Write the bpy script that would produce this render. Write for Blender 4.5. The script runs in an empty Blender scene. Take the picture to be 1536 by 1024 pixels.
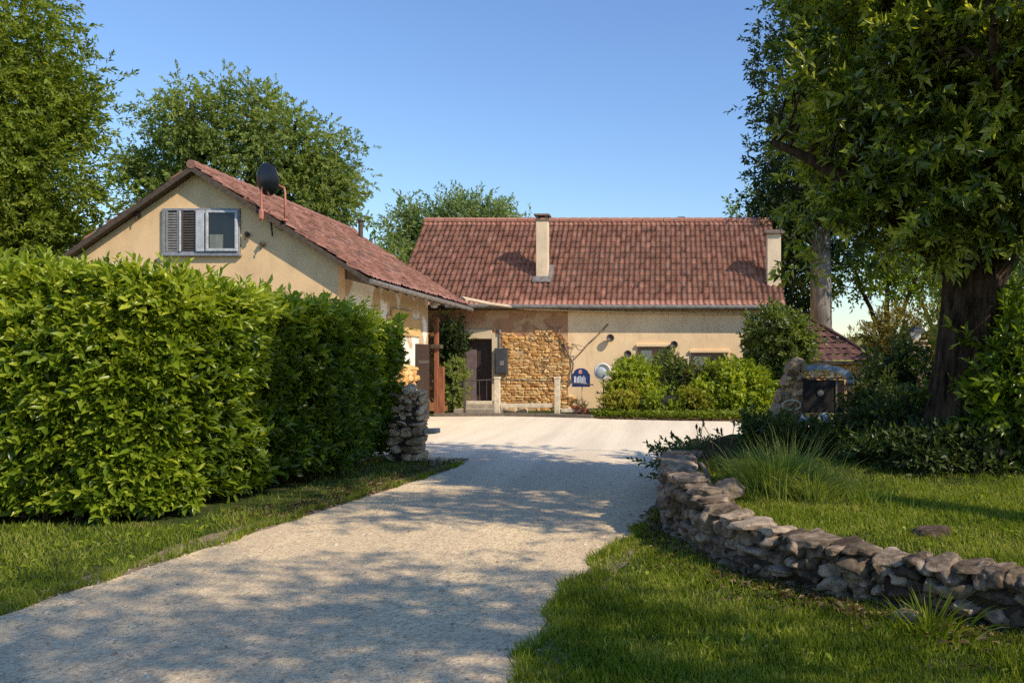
import bpy, bmesh, math, random
import numpy as np
from mathutils import Vector, noise as mnoise

random.seed(7)
rng = np.random.default_rng(11)
scene = bpy.context.scene
COL = scene.collection
R = math.radians
F, PX, HY, CZ = 1250.0, 1000.0, 540.0, 1.70     # focal length in px, principal column, horizon row, eye height


def X(px, Y):
    return (px - PX) / F * Y


def Z(py, Y):
    return CZ + (HY - py) / F * Y


# ------------------------------------------------------------------ materials
def new_mat(name):
    m = bpy.data.materials.new(name)
    m.use_nodes = True
    nt = m.node_tree
    nt.nodes.clear()
    out = nt.nodes.new('ShaderNodeOutputMaterial')
    b = nt.nodes.new('ShaderNodeBsdfPrincipled')
    nt.links.new(b.outputs[0], out.inputs[0])
    return m, nt, b, out


def nd(nt, typ, **kw):
    n = nt.nodes.new(typ)
    for k, v in kw.items():
        setattr(n, k, v)
    return n


def coords(nt, scale=(1, 1, 1)):
    g = nd(nt, 'ShaderNodeNewGeometry')
    mp = nd(nt, 'ShaderNodeMapping')
    mp.inputs['Scale'].default_value = scale
    nt.links.new(g.outputs['Position'], mp.inputs['Vector'])
    return mp.outputs[0]


def ntex(nt, vec, scale, detail=4, rough=.6):
    n = nd(nt, 'ShaderNodeTexNoise')
    n.inputs['Scale'].default_value = scale
    n.inputs['Detail'].default_value = detail
    n.inputs['Roughness'].default_value = rough
    nt.links.new(vec, n.inputs['Vector'])
    return n.outputs['Fac']


def ramp(nt, fac, stops, interp='LINEAR'):
    r = nd(nt, 'ShaderNodeValToRGB')
    r.color_ramp.interpolation = interp
    el = r.color_ramp.elements
    while len(el) < len(stops):
        el.new(.5)
    for e, (p, c) in zip(el, stops):
        e.position = p
        e.color = (*c, 1) if len(c) == 3 else c
    nt.links.new(fac, r.inputs[0])
    return r.outputs[0]


def mix(nt, fac, a, b, mode='MIX'):
    n = nd(nt, 'ShaderNodeMix', data_type='RGBA', blend_type=mode)
    for sock, v in ((n.inputs[0], fac), (n.inputs[6], a), (n.inputs[7], b)):
        if isinstance(v, (int, float)):
            sock.default_value = v
        elif isinstance(v, tuple):
            sock.default_value = (*v, 1)
        else:
            nt.links.new(v, sock)
    return n.outputs[2]


def bump(nt, b, h, strength=.4, dist=.02):
    n = nd(nt, 'ShaderNodeBump')
    n.inputs['Strength'].default_value = strength
    n.inputs['Distance'].default_value = dist
    nt.links.new(h, n.inputs['Height'])
    nt.links.new(n.outputs[0], b.inputs['Normal'])


def attr(nt, name='tint'):
    return nd(nt, 'ShaderNodeAttribute', attribute_name=name).outputs['Fac']


def simple(name, col, rough=.7, var=.25, scale=8, bs=.3, bd=.01, metal=0.0, stretch=(1, 1, 1), bscale=None):
    m, nt, b, o = new_mat(name)
    v = coords(nt, stretch)
    f = ntex(nt, v, scale, 6)
    lo = tuple(c * (1 - var) for c in col)
    hi = tuple(min(1, c * (1 + var)) for c in col)
    nt.links.new(ramp(nt, f, [(.3, lo), (.7, hi)]), b.inputs['Base Color'])
    b.inputs['Roughness'].default_value = rough
    b.inputs['Metallic'].default_value = metal
    if bs:
        bump(nt, b, ntex(nt, v, bscale or scale * 4, 6), bs, bd)
    return m


def leaf_mat(name, c0, c1, c2, trans=.3, rough=.45, spec=.4, tcol=1.3):
    m, nt, b, o = new_mat(name)
    col = ramp(nt, attr(nt), [(0, c0), (.5, c1), (1, c2)])
    nt.links.new(col, b.inputs['Base Color'])
    b.inputs['Roughness'].default_value = rough
    b.inputs['Specular IOR Level'].default_value = spec
    t = nd(nt, 'ShaderNodeBsdfTranslucent')
    tc = mix(nt, 1.0, col, (1.25 * tcol, 1.2 * tcol, .35 * tcol), 'MULTIPLY')
    nt.links.new(tc, t.inputs[0])
    ms = nd(nt, 'ShaderNodeMixShader')
    ms.inputs[0].default_value = trans
    nt.links.new(b.outputs[0], ms.inputs[1])
    nt.links.new(t.outputs[0], ms.inputs[2])
    nt.links.new(ms.outputs[0], o.inputs[0])
    return m


def plaster_mat(name, base, stain, patch=None, amount=.5, zgrime=True):
    m, nt, b, o = new_mat(name)
    v = coords(nt)
    vs = coords(nt, (1.2, 1.2, .35))
    c = ramp(nt, ntex(nt, v, 1.3, 8, .65), [(.3, tuple(x * .84 for x in base)), (.55, base), (.8, tuple(min(1, x * 1.1) for x in base))])
    st = ramp(nt, ntex(nt, vs, 2.2, 8, .7), [(.5, (0, 0, 0)), (.75, (amount,) * 3)])
    c = mix(nt, st, c, stain)
    sp = ramp(nt, ntex(nt, v, 34, 4, .8), [(.60, (0, 0, 0)), (.75, (.35,) * 3)])
    c = mix(nt, sp, c, tuple(x * .6 for x in base))
    if patch:
        pm = ramp(nt, ntex(nt, v, 1.1, 6, .6), [(.49, (0, 0, 0)), (.53, (1, 1, 1))])
        c = mix(nt, pm, c, patch)
    nt.links.new(c, b.inputs['Base Color'])
    b.inputs['Roughness'].default_value = .92
    b.inputs['Specular IOR Level'].default_value = .15
    h = mix(nt, .35, ntex(nt, v, 3, 4), ntex(nt, v, 45, 6, .7))
    bump(nt, b, h, .28, .02)
    return m


def stone_mat(name, c0, c1, c2, moss=None, scale=9):
    m, nt, b, o = new_mat(name)
    v = coords(nt)
    c = ramp(nt, attr(nt), [(0, c0), (.5, c1), (1, c2)])
    sh = ramp(nt, ntex(nt, v, scale, 8, .7), [(.3, (.45,) * 3), (.7, (1.25,) * 3)])
    c = mix(nt, 1.0, c, sh, 'MULTIPLY')
    if moss:
        mm = ramp(nt, ntex(nt, v, 5, 8, .7), [(.5, (0, 0, 0)), (.66, (.75,) * 3)])
        c = mix(nt, mm, c, moss)
    lich = ramp(nt, ntex(nt, v, 17, 5, .6), [(.62, (0, 0, 0)), (.7, (.5,) * 3)])
    c = mix(nt, lich, c, tuple(min(1, x * 1.7 + .03) for x in c1))
    nt.links.new(c, b.inputs['Base Color'])
    b.inputs['Roughness'].default_value = .95
    b.inputs['Specular IOR Level'].default_value = .2
    h = mix(nt, .5, ntex(nt, v, 14, 8, .7), ntex(nt, v, 60, 6, .7))
    bump(nt, b, h, .8, .03)
    return m


def tile_mat(name, c0, c1, c2, dirt, damt=.6):
    m, nt, b, o = new_mat(name)
    v = coords(nt)
    c = ramp(nt, attr(nt), [(0, c0), (.5, c1), (1, c2)])
    c = mix(nt, ramp(nt, ntex(nt, v, 1.4, 8, .7), [(.42, (0, 0, 0)), (.68, (damt,) * 3)]), c, dirt)
    c = mix(nt, ramp(nt, ntex(nt, v, 22, 6, .7), [(.5, (0, 0, 0)), (.72, (.5,) * 3)]), c, tuple(x * .45 for x in c1))
    nt.links.new(c, b.inputs['Base Color'])
    b.inputs['Roughness'].default_value = .85
    b.inputs['Specular IOR Level'].default_value = .2
    bump(nt, b, ntex(nt, v, 55, 6), .35, .01)
    return m


def bark_mat(name, c0, c1, scale=9):
    m, nt, b, o = new_mat(name)
    v = coords(nt, (1, 1, .22))
    n = ntex(nt, v, scale, 8, .65)
    nt.links.new(ramp(nt, n, [(.35, c0), (.65, c1)]), b.inputs['Base Color'])
    b.inputs['Roughness'].default_value = .95
    b.inputs['Specular IOR Level'].default_value = .1
    bump(nt, b, n, 1.0, .05)
    return m


def gravel_mat():
    m, nt, b, o = new_mat('gravel')
    v = coords(nt)
    vo = nd(nt, 'ShaderNodeTexVoronoi')
    vo.inputs['Scale'].default_value = 44
    nt.links.new(v, vo.inputs['Vector'])
    vo2 = nd(nt, 'ShaderNodeTexVoronoi')
    vo2.inputs['Scale'].default_value = 120
    nt.links.new(v, vo2.inputs['Vector'])
    sep = nd(nt, 'ShaderNodeSeparateColor')
    nt.links.new(vo.outputs['Color'], sep.inputs[0])
    c = ramp(nt, sep.outputs[0], [(0, (.22, .155, .085)), (.25, (.58, .43, .25)), (.6, (.82, .62, .36)), (1, (1.0, .83, .54))])
    sep2 = nd(nt, 'ShaderNodeSeparateColor')
    nt.links.new(vo2.outputs['Color'], sep2.inputs[0])
    c2 = ramp(nt, sep2.outputs[0], [(0, (.30, .21, .12)), (.5, (.76, .57, .32)), (1, (.96, .77, .48))])
    c = mix(nt, .5, c, c2)
    dirt = ramp(nt, ntex(nt, v, .55, 6, .65), [(.35, (0, 0, 0)), (.7, (.40,) * 3)])
    c = mix(nt, dirt, c, (.50, .37, .25))
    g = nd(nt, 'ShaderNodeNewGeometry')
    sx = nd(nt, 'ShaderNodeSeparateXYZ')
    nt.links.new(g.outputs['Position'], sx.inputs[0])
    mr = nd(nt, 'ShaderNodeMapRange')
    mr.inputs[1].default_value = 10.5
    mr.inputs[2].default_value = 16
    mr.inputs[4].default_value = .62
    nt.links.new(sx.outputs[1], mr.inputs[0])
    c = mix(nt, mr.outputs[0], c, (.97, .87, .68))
    trk = ramp(nt, ntex(nt, coords(nt, (1.6, .12, 1)), 1.0, 3, .5), [(.42, (0, 0, 0)), (.62, (.28,) * 3)])
    c = mix(nt, trk, c, (.42, .33, .24))
    nt.links.new(c, b.inputs['Base Color'])
    b.inputs['Roughness'].default_value = .95
    b.inputs['Specular IOR Level'].default_value = .15
    h = mix(nt, .5, vo.outputs['Distance'], ntex(nt, v, 9, 4))
    bump(nt, b, h, .6, .012)
    return m


def ground_mat(name, g0, g1, soil, lo=.45, hi=.62):
    m, nt, b, o = new_mat(name)
    v = coords(nt)
    c = ramp(nt, ntex(nt, v, 18, 8, .7), [(.3, g0), (.7, g1)])
    c = mix(nt, ramp(nt, ntex(nt, v, 2.3, 8, .7), [(lo, (0, 0, 0)), (hi, (1, 1, 1))]), c, soil)
    nt.links.new(c, b.inputs['Base Color'])
    b.inputs['Roughness'].default_value = 1
    b.inputs['Specular IOR Level'].default_value = .05
    bump(nt, b, ntex(nt, v, 40, 6, .7), .8, .04)
    return m


def glass_mat(name, col, rough=.08):
    m, nt, b, o = new_mat(name)
    v = coords(nt)
    nt.links.new(ramp(nt, ntex(nt, v, 3, 3), [(.3, tuple(c * .6 for c in col)), (.7, col)]), b.inputs['Base Color'])
    b.inputs['Roughness'].default_value = rough
    b.inputs['Specular IOR Level'].default_value = .6
    return m


M = {}
M['plaster'] = plaster_mat('ochre_plaster', (.88, .60, .33), (.56, .37, .2), amount=.5)
M['plaster_side'] = plaster_mat('pale_plaster', (.90, .85, .74), (.60, .44, .26), patch=(.55, .40, .24), amount=.4)
M['plaster_main'] = plaster_mat('sand_plaster', (.95, .69, .40), (.60, .40, .22), amount=.6)
M['plaster_old'] = plaster_mat('old_brown_plaster', (.50, .26, .13), (.22, .12, .065), patch=(.58, .36, .19), amount=.8)
M['jamb'] = plaster_mat('pale_jamb', (.70, .56, .36), (.4, .3, .18), amount=.4)
M['chimney'] = plaster_mat('chimney_render', (.78, .62, .42), (.35, .25, .16), amount=.5)
M['stone_warm'] = stone_mat('warm_stone', (.48, .21, .06), (.76, .43, .15), (.92, .66, .32))
M['mortar'] = simple('mortar', (.50, .34, .17), .95, .3, 12)
M['stone_grey'] = stone_mat('weathered_stone', (.085, .060, .040), (.24, .175, .12), (.46, .36, .26), moss=(.065, .055, .026))
M['stone_pier'] = stone_mat('pier_stone', (.24, .16, .09), (.52, .36, .21), (.72, .55, .36))
M['soil'] = simple('dark_soil', (.05, .036, .024), 1, .4, 20, .8, .03)
M['tile'] = tile_mat('clay_pantile', (.29, .125, .084), (.40, .185, .125), (.50, .26, .185), (.28, .15, .11), .3)
M['tile_old'] = tile_mat('weathered_tile', (.20, .095, .072), (.32, .15, .115), (.44, .24, .185), (.19, .12, .095), .6)
M['tile_dark'] = tile_mat('dark_tile', (.09, .045, .04), (.15, .07, .06), (.2, .1, .08), (.07, .045, .04), .6)
M['wood_dark'] = simple('dark_weathered_timber', (.09, .065, .045), .9, .4, 12, .5, .01, stretch=(1, 1, 1))
M['wood_grey'] = simple('grey_timber', (.20, .15, .11), .9, .4, 14, .5, .01)
M['wood_red'] = simple('rust_brown_timber', (.27, .095, .045), .8, .5, 10, .4, .01, stretch=(1, 1, .2))
M['wood_ochre'] = simple('ochre_board', (.62, .40, .16), .8, .2, 6, .3, .006, stretch=(1, .2, 1))
M['frame_white'] = simple('old_white_paint', (.52, .53, .55), .6, .25, 9, .2, .004)
M['frame_blue'] = simple('grey_blue_paint', (.27, .28, .30), .6, .3, 11, .2, .004)
M['shutter'] = simple('shutter_slats', (.27, .26, .24), .8, .3, 12, .2, .004)
M['glass'] = glass_mat('dark_glass', (.02, .024, .026))
M['curtain'] = simple('net_curtain', (.20, .22, .19), .9, .3, 10, .2, .01, stretch=(3, 3, .4))
M['black_dish'] = simple('black_painted_metal', (.014, .016, .022), .38, .35, 5, .1, .004)
M['salmon'] = simple('rusty_red_pipe', (.50, .19, .13), .7, .35, 16, .3, .004)
M['zinc'] = simple('zinc_metal', (.21, .19, .17), .6, .35, 6, .15, .004, metal=.2)
M['cable'] = simple('beige_cable', (.62, .48, .33), .7, .2, 10, .1, .004)
M['door_brown'] = simple('dark_brown_door', (.045, .026, .020), .6, .3, 7, .3, .006, stretch=(2, 2, .2))
M['door_panel'] = simple('mauve_grey_panel', (.16, .115, .115), .7, .25, 5, .2, .006)
M['window_brown'] = simple('brown_frame', (.10, .045, .025), .6, .3, 9, .2, .004)
M['meter'] = simple('dark_grey_box', (.055, .056, .06), .5, .25, 7, .15, .004)
M['post_pale'] = simple('pale_stone_post', (.66, .56, .40), .9, .25, 9, .4, .01)
M['rail'] = simple('dark_rail', (.09, .07, .06), .6, .3, 11, .2, .004)
M['concrete'] = simple('worn_concrete', (.40, .34, .26), .95, .3, 6, .5, .01)
M['kerb'] = simple('dark_kerb', (.16, .13, .10), .95, .35, 8, .5, .01)
M['sign_blue'] = simple('navy_enamel', (.010, .028, .13), .4, .25, 8, .05, .002)
M['sign_white'] = simple('white_enamel', (.66, .70, .76), .5, .12, 9, .05, .002)
M['sign_pink'] = simple('faded_pink_enamel', (.55, .30, .24), .5, .3, 14, .05, .002)
M['mirror'] = simple('silvered_plaque', (.33, .38, .40), .45, .3, 7, .2, .01)
M['white'] = simple('white_casing', (.72, .72, .70), .5, .1, 8, .1, .004)
M['terracotta'] = simple('terracotta', (.48, .15, .07), .85, .3, 10, .3, .006)
M['blue_arch'] = simple('pale_blue_paint', (.20, .265, .35), .6, .25, 9, .2, .004)
M['board'] = simple('black_brown_boards', (.014, .011, .010), .85, .5, 5, .5, .01, stretch=(6, 6, .6))
M['brown_fence'] = simple('brown_fence_boards', (.26, .14, .08), .85, .35, 5, .4, .01, stretch=(4, 4, .5))
M['black'] = simple('black_metal', (.02, .02, .022), .5, .3, 8, .1, .004)
M['lamp_glass'] = simple('milky_glass', (.66, .66, .6), .3, .1, 8, 0)
M['gravel'] = gravel_mat()
M['pebble'] = stone_mat('pebbles', (.36, .28, .19), (.62, .50, .36), (.84, .74, .58), scale=30)
M['ground'] = ground_mat('meadow_ground', (.035, .055, .014), (.075, .105, .028), (.13, .10, .06), .52, .68)
M['bed'] = ground_mat('bed_ground', (.022, .034, .010), (.055, .075, .02), (.05, .036, .022), .5, .66)
M['dirt'] = ground_mat('verge_dirt', (.26, .19, .12), (.44, .34, .23), (.14, .12, .06), .5, .7)
M['bark'] = bark_mat('furrowed_bark', (.012, .008, .006), (.125, .080, .052), 11)
M['bark_grey'] = bark_mat('grey_bark', (.09, .08, .07), (.30, .27, .23), 5)
M['twig'] = bark_mat('twig_bark', (.05, .036, .022), (.16, .11, .07), 14)
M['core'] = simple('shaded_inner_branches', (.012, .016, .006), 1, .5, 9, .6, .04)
M['l_hedge'] = leaf_mat('laurel_leaf', (.055, .098, .010), (.185, .262, .018), (.45, .50, .055), .40, .30, .5)
M['l_tree'] = leaf_mat('evergreen_leaf', (.036, .066, .010), (.145, .205, .026), (.52, .54, .09), .44, .26, .65)
M['l_dark'] = leaf_mat('dark_leaf', (.016, .032, .010), (.038, .062, .015), (.085, .115, .024), .28, .5, .3)
M['l_mid'] = leaf_mat('broad_leaf', (.105, .150, .04), (.215, .280, .075), (.35, .39, .12), .45, .55, .3)
M['l_olive'] = leaf_mat('olive_leaf', (.085, .125, .014), (.19, .245, .028), (.37, .42, .06), .45, .5, .3)
M['l_pale'] = leaf_mat('pale_leaf', (.14, .20, .09), (.23, .30, .14), (.34, .41, .19), .45, .6, .3)
M['l_bright'] = leaf_mat('bright_leaf', (.10, .155, .014), (.25, .33, .024), (.46, .50, .055), .42, .45, .4)
M['l_yellow'] = leaf_mat('yellow_leaf', (.15, .17, .02), (.31, .31, .03), (.46, .42, .07), .35, .5, .3)
M['l_gold'] = leaf_mat('dry_gold_leaf', (.15, .13, .03), (.28, .24, .07), (.42, .36, .12), .3, .8, .1)
M['l_red'] = leaf_mat('ruddy_leaf', (.10, .08, .04), (.18, .15, .07), (.28, .22, .12), .3, .5, .3)
M['l_ivy'] = leaf_mat('ivy_leaf', (.028, .052, .012), (.070, .110, .018), (.20, .24, .04), .32, .4, .5)
M['grass'] = leaf_mat('grass_blade', (.085, .130, .010), (.195, .250, .020), (.42, .40, .10), .42, .6, .2)
M['grass_tall'] = leaf_mat('tall_grass_blade', (.11, .165, .03), (.20, .27, .05), (.36, .37, .12), .4, .6, .2)
M['litter'] = leaf_mat('dead_leaf', (.06, .035, .02), (.14, .085, .045), (.28, .2, .12), .15, .8, .1)


# ------------------------------------------------------------------ objects
def tag(o, label=None, cat=None, group=None, kind=None):
    for k, v in (('label', label), ('category', cat), ('group', group), ('kind', kind)):
        if v:
            o[k] = v
    return o


def empty(name, loc, label=None, cat=None, group=None):
    o = bpy.data.objects.new(name, None)
    o.empty_display_size = .2
    COL.objects.link(o)
    o.location = loc
    bpy.context.view_layer.update()
    return tag(o, label, cat, group)


def link(name, me, mat, parent=None):
    o = bpy.data.objects.new(name, me)
    COL.objects.link(o)
    if mat is not None:
        me.materials.append(mat)
    if parent is not None:
        o.parent = parent
        # world-space mesh data: cancel the parents' offset
        off = Vector((0, 0, 0))
        p = parent
        while p is not None:
            off += p.location
            p = p.parent
        o.location = -off
    return o


def np_mesh(name, V, faces, tint=None, ftint=None, smooth=False):
    """V (n,3); faces: list of int arrays (m,k)."""
    me = bpy.data.meshes.new(name)
    V = np.asarray(V, dtype=np.float32)
    me.vertices.add(len(V))
    me.vertices.foreach_set('co', V.ravel())
    loops = np.concatenate([np.asarray(f, dtype=np.int32).ravel() for f in faces])
    tot = np.concatenate([np.full(len(f), np.asarray(f).shape[1], dtype=np.int32) for f in faces])
    start = np.concatenate([[0], np.cumsum(tot)[:-1]]).astype(np.int32)
    me.loops.add(len(loops))
    me.loops.foreach_set('vertex_index', loops)
    me.polygons.add(len(tot))
    me.polygons.foreach_set('loop_start', start)
    me.polygons.foreach_set('loop_total', tot)
    if smooth:
        me.polygons.foreach_set('use_smooth', np.ones(len(tot), dtype=bool))
    if tint is not None:
        a = me.attributes.new('tint', 'FLOAT', 'POINT')
        a.data.foreach_set('value', np.asarray(tint, dtype=np.float32))
    if ftint is not None:
        a = me.attributes.new('tint', 'FLOAT', 'FACE')
        a.data.foreach_set('value', np.asarray(ftint, dtype=np.float32))
    me.update(calc_edges=True)
    me.validate()
    return me


class MB:
    """collects boxes, bars, tubes into one mesh"""
    def __init__(self):
        self.bm = bmesh.new()

    def box(self, x0, x1, y0, y1, z0, z1, bev=.0, rot=None, jit=0):
        g = bmesh.ops.create_cube(self.bm, size=1)
        vs = g['verts']
        c = Vector(((x0 + x1) / 2, (y0 + y1) / 2, (z0 + z1) / 2))
        s = Vector((x1 - x0, y1 - y0, z1 - z0))
        for v in vs:
            p = Vector((v.co.x * s.x, v.co.y * s.y, v.co.z * s.z))
            if jit:
                p += Vector((random.uniform(-jit, jit), random.uniform(-jit, jit), random.uniform(-jit, jit)))
            if rot is not None:
                p.rotate(rot)
            v.co = p + c
        if bev:
            es = list({e for v in vs for e in v.link_edges})
            bmesh.ops.bevel(self.bm, geom=es, offset=bev, segments=2, affect='EDGES', profile=.6)
        return self

    def prism(self, pts, axis, a, b):
        """polygon pts (2D) extruded along axis from a to b"""
        def mk(p, t):
            return {'x': (t, p[0], p[1]), 'y': (p[0], t, p[1]), 'z': (p[0], p[1], t)}[axis]
        v0 = [self.bm.verts.new(mk(p, a)) for p in pts]
        v1 = [self.bm.verts.new(mk(p, b)) for p in pts]
        n = len(pts)
        self.bm.faces.new(v0)
        self.bm.faces.new(v1[::-1])
        for i in range(n):
            self.bm.faces.new((v0[i], v1[i], v1[(i + 1) % n], v0[(i + 1) % n]))
        return self

    def tube(self, pts, rad, sides=8):
        V, Q, caps = tube_np(pts, rad, sides)
        vs = [self.bm.verts.new(v) for v in V]
        for q in Q:
            self.bm.faces.new([vs[i] for i in q])
        self.bm.faces.new(vs[:sides][::-1])
        self.bm.faces.new(vs[-sides:])
        return self

    def lathe(self, prof, c, axis='z', n=24, squash=(1, 1)):
        rings = []
        for r, h in prof:
            ring = []
            for i in range(n):
                a = 2 * math.pi * i / n
                u, w = r * math.cos(a) * squash[0], r * math.sin(a) * squash[1]
                p = (u, w, h) if axis == 'z' else (u, h, w)
                ring.append(self.bm.verts.new((c[0] + p[0], c[1] + p[1], c[2] + p[2])))
            rings.append(ring)
        for a, b in zip(rings, rings[1:]):
            for i in range(n):
                self.bm.faces.new((a[i], a[(i + 1) % n], b[(i + 1) % n], b[i]))
        self.bm.faces.new(rings[0][::-1])
        self.bm.faces.new(rings[-1])
        return self

    def build(self, name, mat, parent=None, smooth=False):
        bmesh.ops.recalc_face_normals(self.bm, faces=self.bm.faces)
        me = bpy.data.meshes.new(name)
        self.bm.to_mesh(me)
        self.bm.free()
        if smooth:
            for p in me.polygons:
                p.use_smooth = True
        return link(name, me, mat, parent)


def tube_np(pts, rad, sides=8):
    pts = np.asarray(pts, float)
    n = len(pts)
    rad = np.broadcast_to(np.asarray(rad, float), (n,))
    T = np.gradient(pts, axis=0)
    T /= np.linalg.norm(T, axis=1, keepdims=True) + 1e-9
    ref = np.array([0.31, .95, .05])
    A = np.cross(T, ref)
    A /= np.linalg.norm(A, axis=1, keepdims=True) + 1e-9
    B = np.cross(T, A)
    ang = np.arange(sides) * 2 * np.pi / sides
    V = pts[:, None, :] + rad[:, None, None] * (np.cos(ang)[None, :, None] * A[:, None, :] + np.sin(ang)[None, :, None] * B[:, None, :])
    Q = []
    for i in range(n - 1):
        for k in range(sides):
            Q.append((i * sides + k, i * sides + (k + 1) % sides, (i + 1) * sides + (k + 1) % sides, (i + 1) * sides + k))
    return V.reshape(-1, 3), Q, None


def wobble(a, b, n=6, amp=.1):
    a, b = np.asarray(a, float), np.asarray(b, float)
    t = np.linspace(0, 1, n)[:, None]
    p = a + (b - a) * t
    L = np.linalg.norm(b - a)
    off = rng.normal(0, 1, (n, 3)) * amp * L * np.sin(t * np.pi)
    return p + off


# ------------------------------------------------------------------ foliage
def unit(v):
    return v / (np.linalg.norm(v, axis=-1, keepdims=True) + 1e-9)


HI_V = np.array([(0, 0, 0), (.28, -.40, .10), (.28, 0, 0), (.28, .40, .10), (.64, -.42, .08), (.64, 0, -.03), (.64, .42, .08), (1, 0, -.10)], float)
HI_F = np.array([(0, 2, 1), (0, 3, 2), (1, 2, 5), (1, 5, 4), (2, 3, 6), (2, 6, 5), (4, 5, 7), (5, 6, 7)])
LO_V = np.array([(0, 0, 0), (.45, -.5, .12), (1, 0, -.08), (.45, .5, .12)], float)
LO_F = np.array([(0, 2, 1), (0, 3, 2)])
BL_V = np.array([(0, -.5, 0), (0, .5, 0), (.55, -.38, .06), (.55, .38, .06), (1, 0, -.12)], float)
BL_F = np.array([(0, 1, 3), (0, 3, 2), (2, 3, 4)])


def leaves(name, P, D, U, L, W, tint, mat, parent=None, kind='hi', n_scale=None):
    TV, TF = {'hi': (HI_V, HI_F), 'lo': (LO_V, LO_F), 'bl': (BL_V, BL_F)}[kind]
    D = unit(D)
    S = unit(np.cross(D, U))
    N = np.cross(S, D)
    L = np.broadcast_to(L, (len(P),))
    W = np.broadcast_to(W, (len(P),))
    ns = L if n_scale is None else n_scale
    V = (P[:, None, :] + TV[None, :, 0:1] * (L[:, None] * D)[:, None, :] + TV[None, :, 1:2] * (W[:, None] * S)[:, None, :]
         + TV[None, :, 2:3] * (np.broadcast_to(ns, (len(P),))[:, None] * N)[:, None, :])
    n, k = len(P), len(TV)
    Fc = (TF[None] + (np.arange(n) * k)[:, None, None]).reshape(-1, 3)
    me = np_mesh(name, V.reshape(-1, 3), [Fc], tint=np.repeat(np.clip(tint, 0, 1), k))
    return link(name, me, mat, parent)


def sprigs(O, Wd, length, m, spread=.9, up=(0, 0, 1)):
    """m leaves along each twig. returns P, D, U, t"""
    T = len(O)
    Wd = unit(Wd)
    ref = np.where(np.abs(Wd[:, 2:3]) > .9, np.array([[1., 0, 0]]), np.array([[0., 0, 1]]))
    A = unit(np.cross(Wd, ref))
    B = np.cross(Wd, A)
    length = np.broadcast_to(length, (T,))
    i = np.arange(m)
    t = (i + .5) / m
    ph = rng.uniform(0, 6.28, T)[:, None] + i[None] * 2.4
    pos = O[:, None, :] + Wd[:, None, :] * (length[:, None] * t[None])[:, :, None]
    al = spread * (1.15 - .75 * t)[None, :] * rng.uniform(.7, 1.3, (T, m))
    perp = np.cos(ph)[:, :, None] * A[:, None] + np.sin(ph)[:, :, None] * B[:, None]
    D = np.cos(al)[:, :, None] * Wd[:, None] + np.sin(al)[:, :, None] * perp
    U = np.cross(np.cross(D, Wd[:, None]), D) * -1
    U = unit(Wd[:, None] * .9 + np.array(up)[None, None] * .4 + rng.normal(0, .25, (T, m, 3)))
    return pos.reshape(-1, 3), D.reshape(-1, 3), U.reshape(-1, 3), np.tile(t, T)


def lump(p, f=1.0, o=0.0):
    return mnoise.noise(Vector((p[0] * f + o, p[1] * f - o, p[2] * f + 2 * o)))


def sph(n):
    return unit(rng.normal(0, 1, (n, 3)))


def core_blob(name, c, r, parent, mat=None, flat=None):
    bm = bmesh.new()
    bmesh.ops.create_icosphere(bm, subdivisions=3, radius=1)
    s = random.uniform(0, 99)
    for v in bm.verts:
        k = 1 + .35 * lump(v.co, 2.2, s)
        v.co = Vector((c[0] + v.co.x * r[0] * k, c[1] + v.co.y * r[1] * k, c[2] + v.co.z * r[2] * k))
        if v.co.z < .02 and flat:
            v.co.z = .02
    me = bpy.data.meshes.new(name)
    bm.to_mesh(me)
    bm.free()
    return link(name, me, mat or M['core'], parent)


def crown_points(ells, n, shell=(.55, 1.0), lumpf=1.6, lumpa=.3):
    """cluster centres and outward directions in a union of ellipsoids (cx,cy,cz,rx,ry,rz,weight)"""
    w = np.array([e[6] if len(e) > 6 else e[3] * e[4] * e[5] for e in ells], float)
    w /= w.sum()
    C, Dr = [], []
    for e, k in zip(ells, rng.multinomial(n, w)):
        d = sph(k)
        off = random.uniform(0, 50)
        kk = np.array([1 + lumpa * 1.6 * lump(x, lumpf, off) for x in d])
        r = rng.uniform(shell[0] ** 2, shell[1] ** 2, k) ** .5 * kk
        C.append(np.array(e[:3]) + d * r[:, None] * np.array(e[3:6]))
        Dr.append(d)
    return np.concatenate(C), np.concatenate(Dr)


def foliage(name, C, Dr, parent, mat, twigs=6, m=7, rc=.3, tl=.4, L=.14, W=.05, droop=-.1, kind='lo', spread=.9, tint0=.45, tvar=.16, lite=.0, zmin=None):
    n = len(C)
    O = np.repeat(C, twigs, 0) + rng.normal(0, rc, (n * twigs, 3))
    Wd = unit(np.repeat(Dr, twigs, 0) * .55 + rng.normal(0, .6, (n * twigs, 3)) + np.array([0, 0, droop]))
    if zmin is not None:
        O[:, 2] = np.maximum(O[:, 2], zmin)
    P, D, U, t = sprigs(O, Wd, rng.uniform(.6, 1.3, n * twigs) * tl, m, spread)
    k = len(P)
    ct = np.repeat(rng.normal(0, tvar * .8, n), twigs * m)
    tint = tint0 + ct + rng.normal(0, tvar, k) + lite * (t - .5)
    s = rng.uniform(.65, 1.25, k)
    return leaves(name, P, D, U, L * s, W * s * rng.uniform(.85, 1.15, k), tint, mat, parent, kind)


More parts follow.
